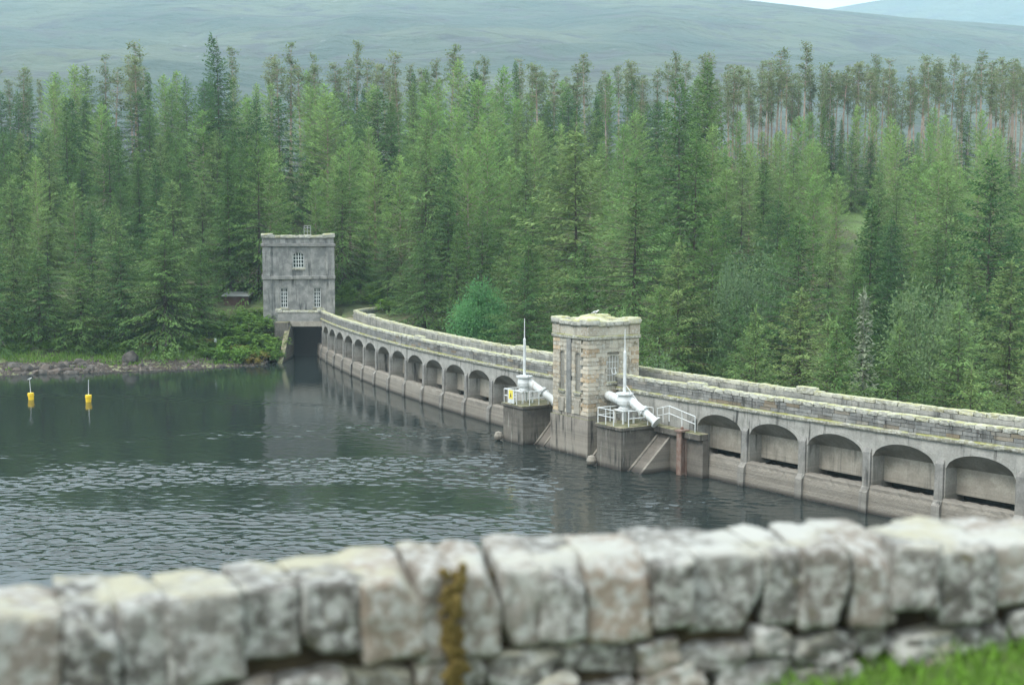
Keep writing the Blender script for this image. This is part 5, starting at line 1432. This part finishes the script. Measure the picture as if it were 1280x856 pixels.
def wall_stone(seed, amp, sub=3, pw=3.2, cuts=7):
    """squared field stone: rounded block with split faces and a rough skin"""
    import bmesh
    r = random.Random(seed * 7 + 1)
    bm = bmesh.new(); bmesh.ops.create_cube(bm, size=1.0); bmesh.ops.subdivide_edges(bm, edges=bm.edges[:], cuts=sub, use_grid_fill=True)
    planes = []
    for k in range(cuts):
        ax = Vector((r.choice((-1, 1)) * r.uniform(.2, 1), r.choice((-1, 1)) * r.uniform(.2, 1), r.choice((-1, 1)) * r.uniform(.2, 1))).normalized()
        planes.append((ax, r.uniform(0.56, 0.7)))
    for v_ in bm.verts:
        q = v_.co.copy(); L = (abs(q.x) ** pw + abs(q.y) ** pw + abs(q.z) ** pw) ** (1 / pw)
        q = q / L * 0.51
        for ax, dd in planes:
            e_ = q.dot(ax) - dd
            if e_ > 0: q -= ax * e_
        v_.co = q * (1 + amp * fbm((q.x * 1.8 + seed * 5.1, q.y * 1.8 + seed, q.z * 1.8), 3)) + q.normalized() * amp * 0.16 * fbm((q.x * 9 + seed, q.y * 9, q.z * 9), 4)
    me = bpy.data.meshes.new('stone'); bm.to_mesh(me); bm.free(); me.materials.append(M['wallstone']); me.polygons.foreach_set('use_smooth', [True] * len(me.polygons)); return me
COPE_W = [wall_stone(i, 0.065, 12, 26, 1) for i in range(8)]
RUB_W = [wall_stone(20 + i, 0.22, 9, 8, 7) for i in range(9)]
rw = random.Random(12)
s = 0.4
while s < acc[-1] - 0.4:                          # coping stones set on edge
    L = rw.choice((rw.uniform(0.15, 0.22), rw.uniform(0.2, 0.32))); x, y, an = wall_at(s + L / 2); h = rw.uniform(0.27, 0.36); dep = rw.uniform(0.44, 0.54)
    zt = WT + rw.uniform(-0.007, 0.006); off = 0.21 + rw.uniform(-.02, .02)
    wchild(link('coping_stone', rw.choice(COPE_W), None, (x - math.sin(an) * off, y + math.cos(an) * off, zt - h / 2), (rw.uniform(-.06, .06), rw.uniform(-.07, .07), an + rw.choice((0, PI)) + rw.uniform(-.06, .06)), (L * 1.0, dep, h)))
    s += L * rw.uniform(0.94, 1.01)
z = WT - 0.36; row = 0
while z > 13.5:                                   # rubble courses
    hrow = rw.uniform(0.11, 0.2); s = 0.4 + rw.uniform(0, .2)
    while s < acc[-1] - 0.4:
        L = rw.uniform(0.12, 0.36); x, y, an = wall_at(s + L / 2); h = hrow * rw.uniform(0.8, 1.12)
        if -3.4 < x < 4.2:
            off = 0.12 + rw.uniform(-.03, .04)
            wchild(link('rubble_stone', rw.choice(RUB_W), None, (x - math.sin(an) * off, y + math.cos(an) * off, z - hrow / 2 + rw.uniform(-.04, .04)), (rw.uniform(-.25, .25), rw.uniform(-.25, .25), an + rw.choice((0, PI)) + rw.uniform(-.15, .15)), (L * 1.0, 0.26, h * 1.05)))
        s += L * rw.uniform(0.94, 1.06)
    z -= hrow * 0.97; row += 1
# moss cushions in the joints
for q_ in range(110):
    px, py = 568 + rw.gauss(0, 8), 715 + 1.5 * q_ + rw.gauss(0, 5); w = rw.uniform(.01, .026)
    p = ray(px, py, 5.03); x = p.x; yf = wall_c(x) + rw.uniform(-0.075, -0.03)
    wchild(link('moss_cushion', RUB_W[q_ % 9], None, (x, yf, CAMZ + (p.z - CAMZ) * yf / 5.03), (0, 0, rw.uniform(0, 3)), (w * 1.4, w * 1.2, w * rw.uniform(1.0, 2.2))))
MOSSM = RUB_W[2].copy(); MOSSM.materials[0] = M['moss']
for o in wall.children:
    if o.name.startswith('moss_cushion'): o.data = MOSSM

def verge_z(x, y):
    zw = float(np.interp(x, [-6, -2, 0.0, 0.75, 1.5, 2.3, 4, 8], [13.85, 13.95, 14.22, 14.38, 14.52, 14.62, 14.7, 14.75]))
    wy = wall_c(min(max(x, -9), 9)); t = min(1, max(0, (y - 2.6) / (wy - 2.6)))
    return 14.0 + (zw - 14.0) * t ** 0.8 + 0.02 * fbm((x * 2, y * 2, 0))
mv, nt, bs, out = newmat('verge_soil')
v, g = pos(nt); nt.links.new(mixc(nt, noise_fac(nt, v, 6, 6), (0.07, 0.12, 0.03), (0.11, 0.16, 0.045)), bs.inputs['Base Color']); bs.inputs['Roughness'].default_value = 1
xs = [float(a) for a in np.linspace(-9, 9, 91)]; tq = np.linspace(0, 1, 16)
vs = []
for t in tq:
    for x in xs:
        y = 2.6 + (wall_c(x) + 0.12 - 2.6) * t; vs.append((x, y, verge_z(x, y)))
n = len(xs)
o = link('verge', mesh('verge', vs, [(j * n + i, j * n + i + 1, (j + 1) * n + i + 1, (j + 1) * n + i) for j in range(len(tq) - 1) for i in range(n - 1)], mv, True)); tag(o, kind='structure')
lf = Leaf(random.Random(5))
for k in range(26000):
    x = RNG.uniform(-2.5, 3.4); y = RNG.uniform(3.6, wall_c(x) + 0.06)
    dense = 1.0 if x > 0.9 else 0.35
    if RNG.random() > dense: continue
    z = verge_z(x, y); hgt = RNG.uniform(0.05, 0.17) * (1.0 if x > 0.6 else 0.7); b = RNG.uniform(0, 6.28)
    lf.spray(Vector((x, y, z - 0.01)), Vector((0.5 * math.cos(b), 0.5 * math.sin(b), 1)), hgt, RNG.uniform(.003, .006), RNG.random(), RNG.uniform(0, .35))
o = link('verge_grass', lf.mesh('verge_grass', M['grass'])); tag(o, 'bright green grass at the foot of the roadside wall', 'grass', kind='stuff')
mb = MB(); mb.box(-60, 60, -6.5, 2.6, 13.6, 14.0); o = mb.obj('road', M['asphalt']); tag(o, kind='structure')
mb = MB(); mb.box(-700, 700, -200, 6.4, 12.9, 13.3); o = mb.obj('roadside_ground', M['terrain']); tag(o, kind='structure')
print('blocks', nblk, 'trees', len(done))
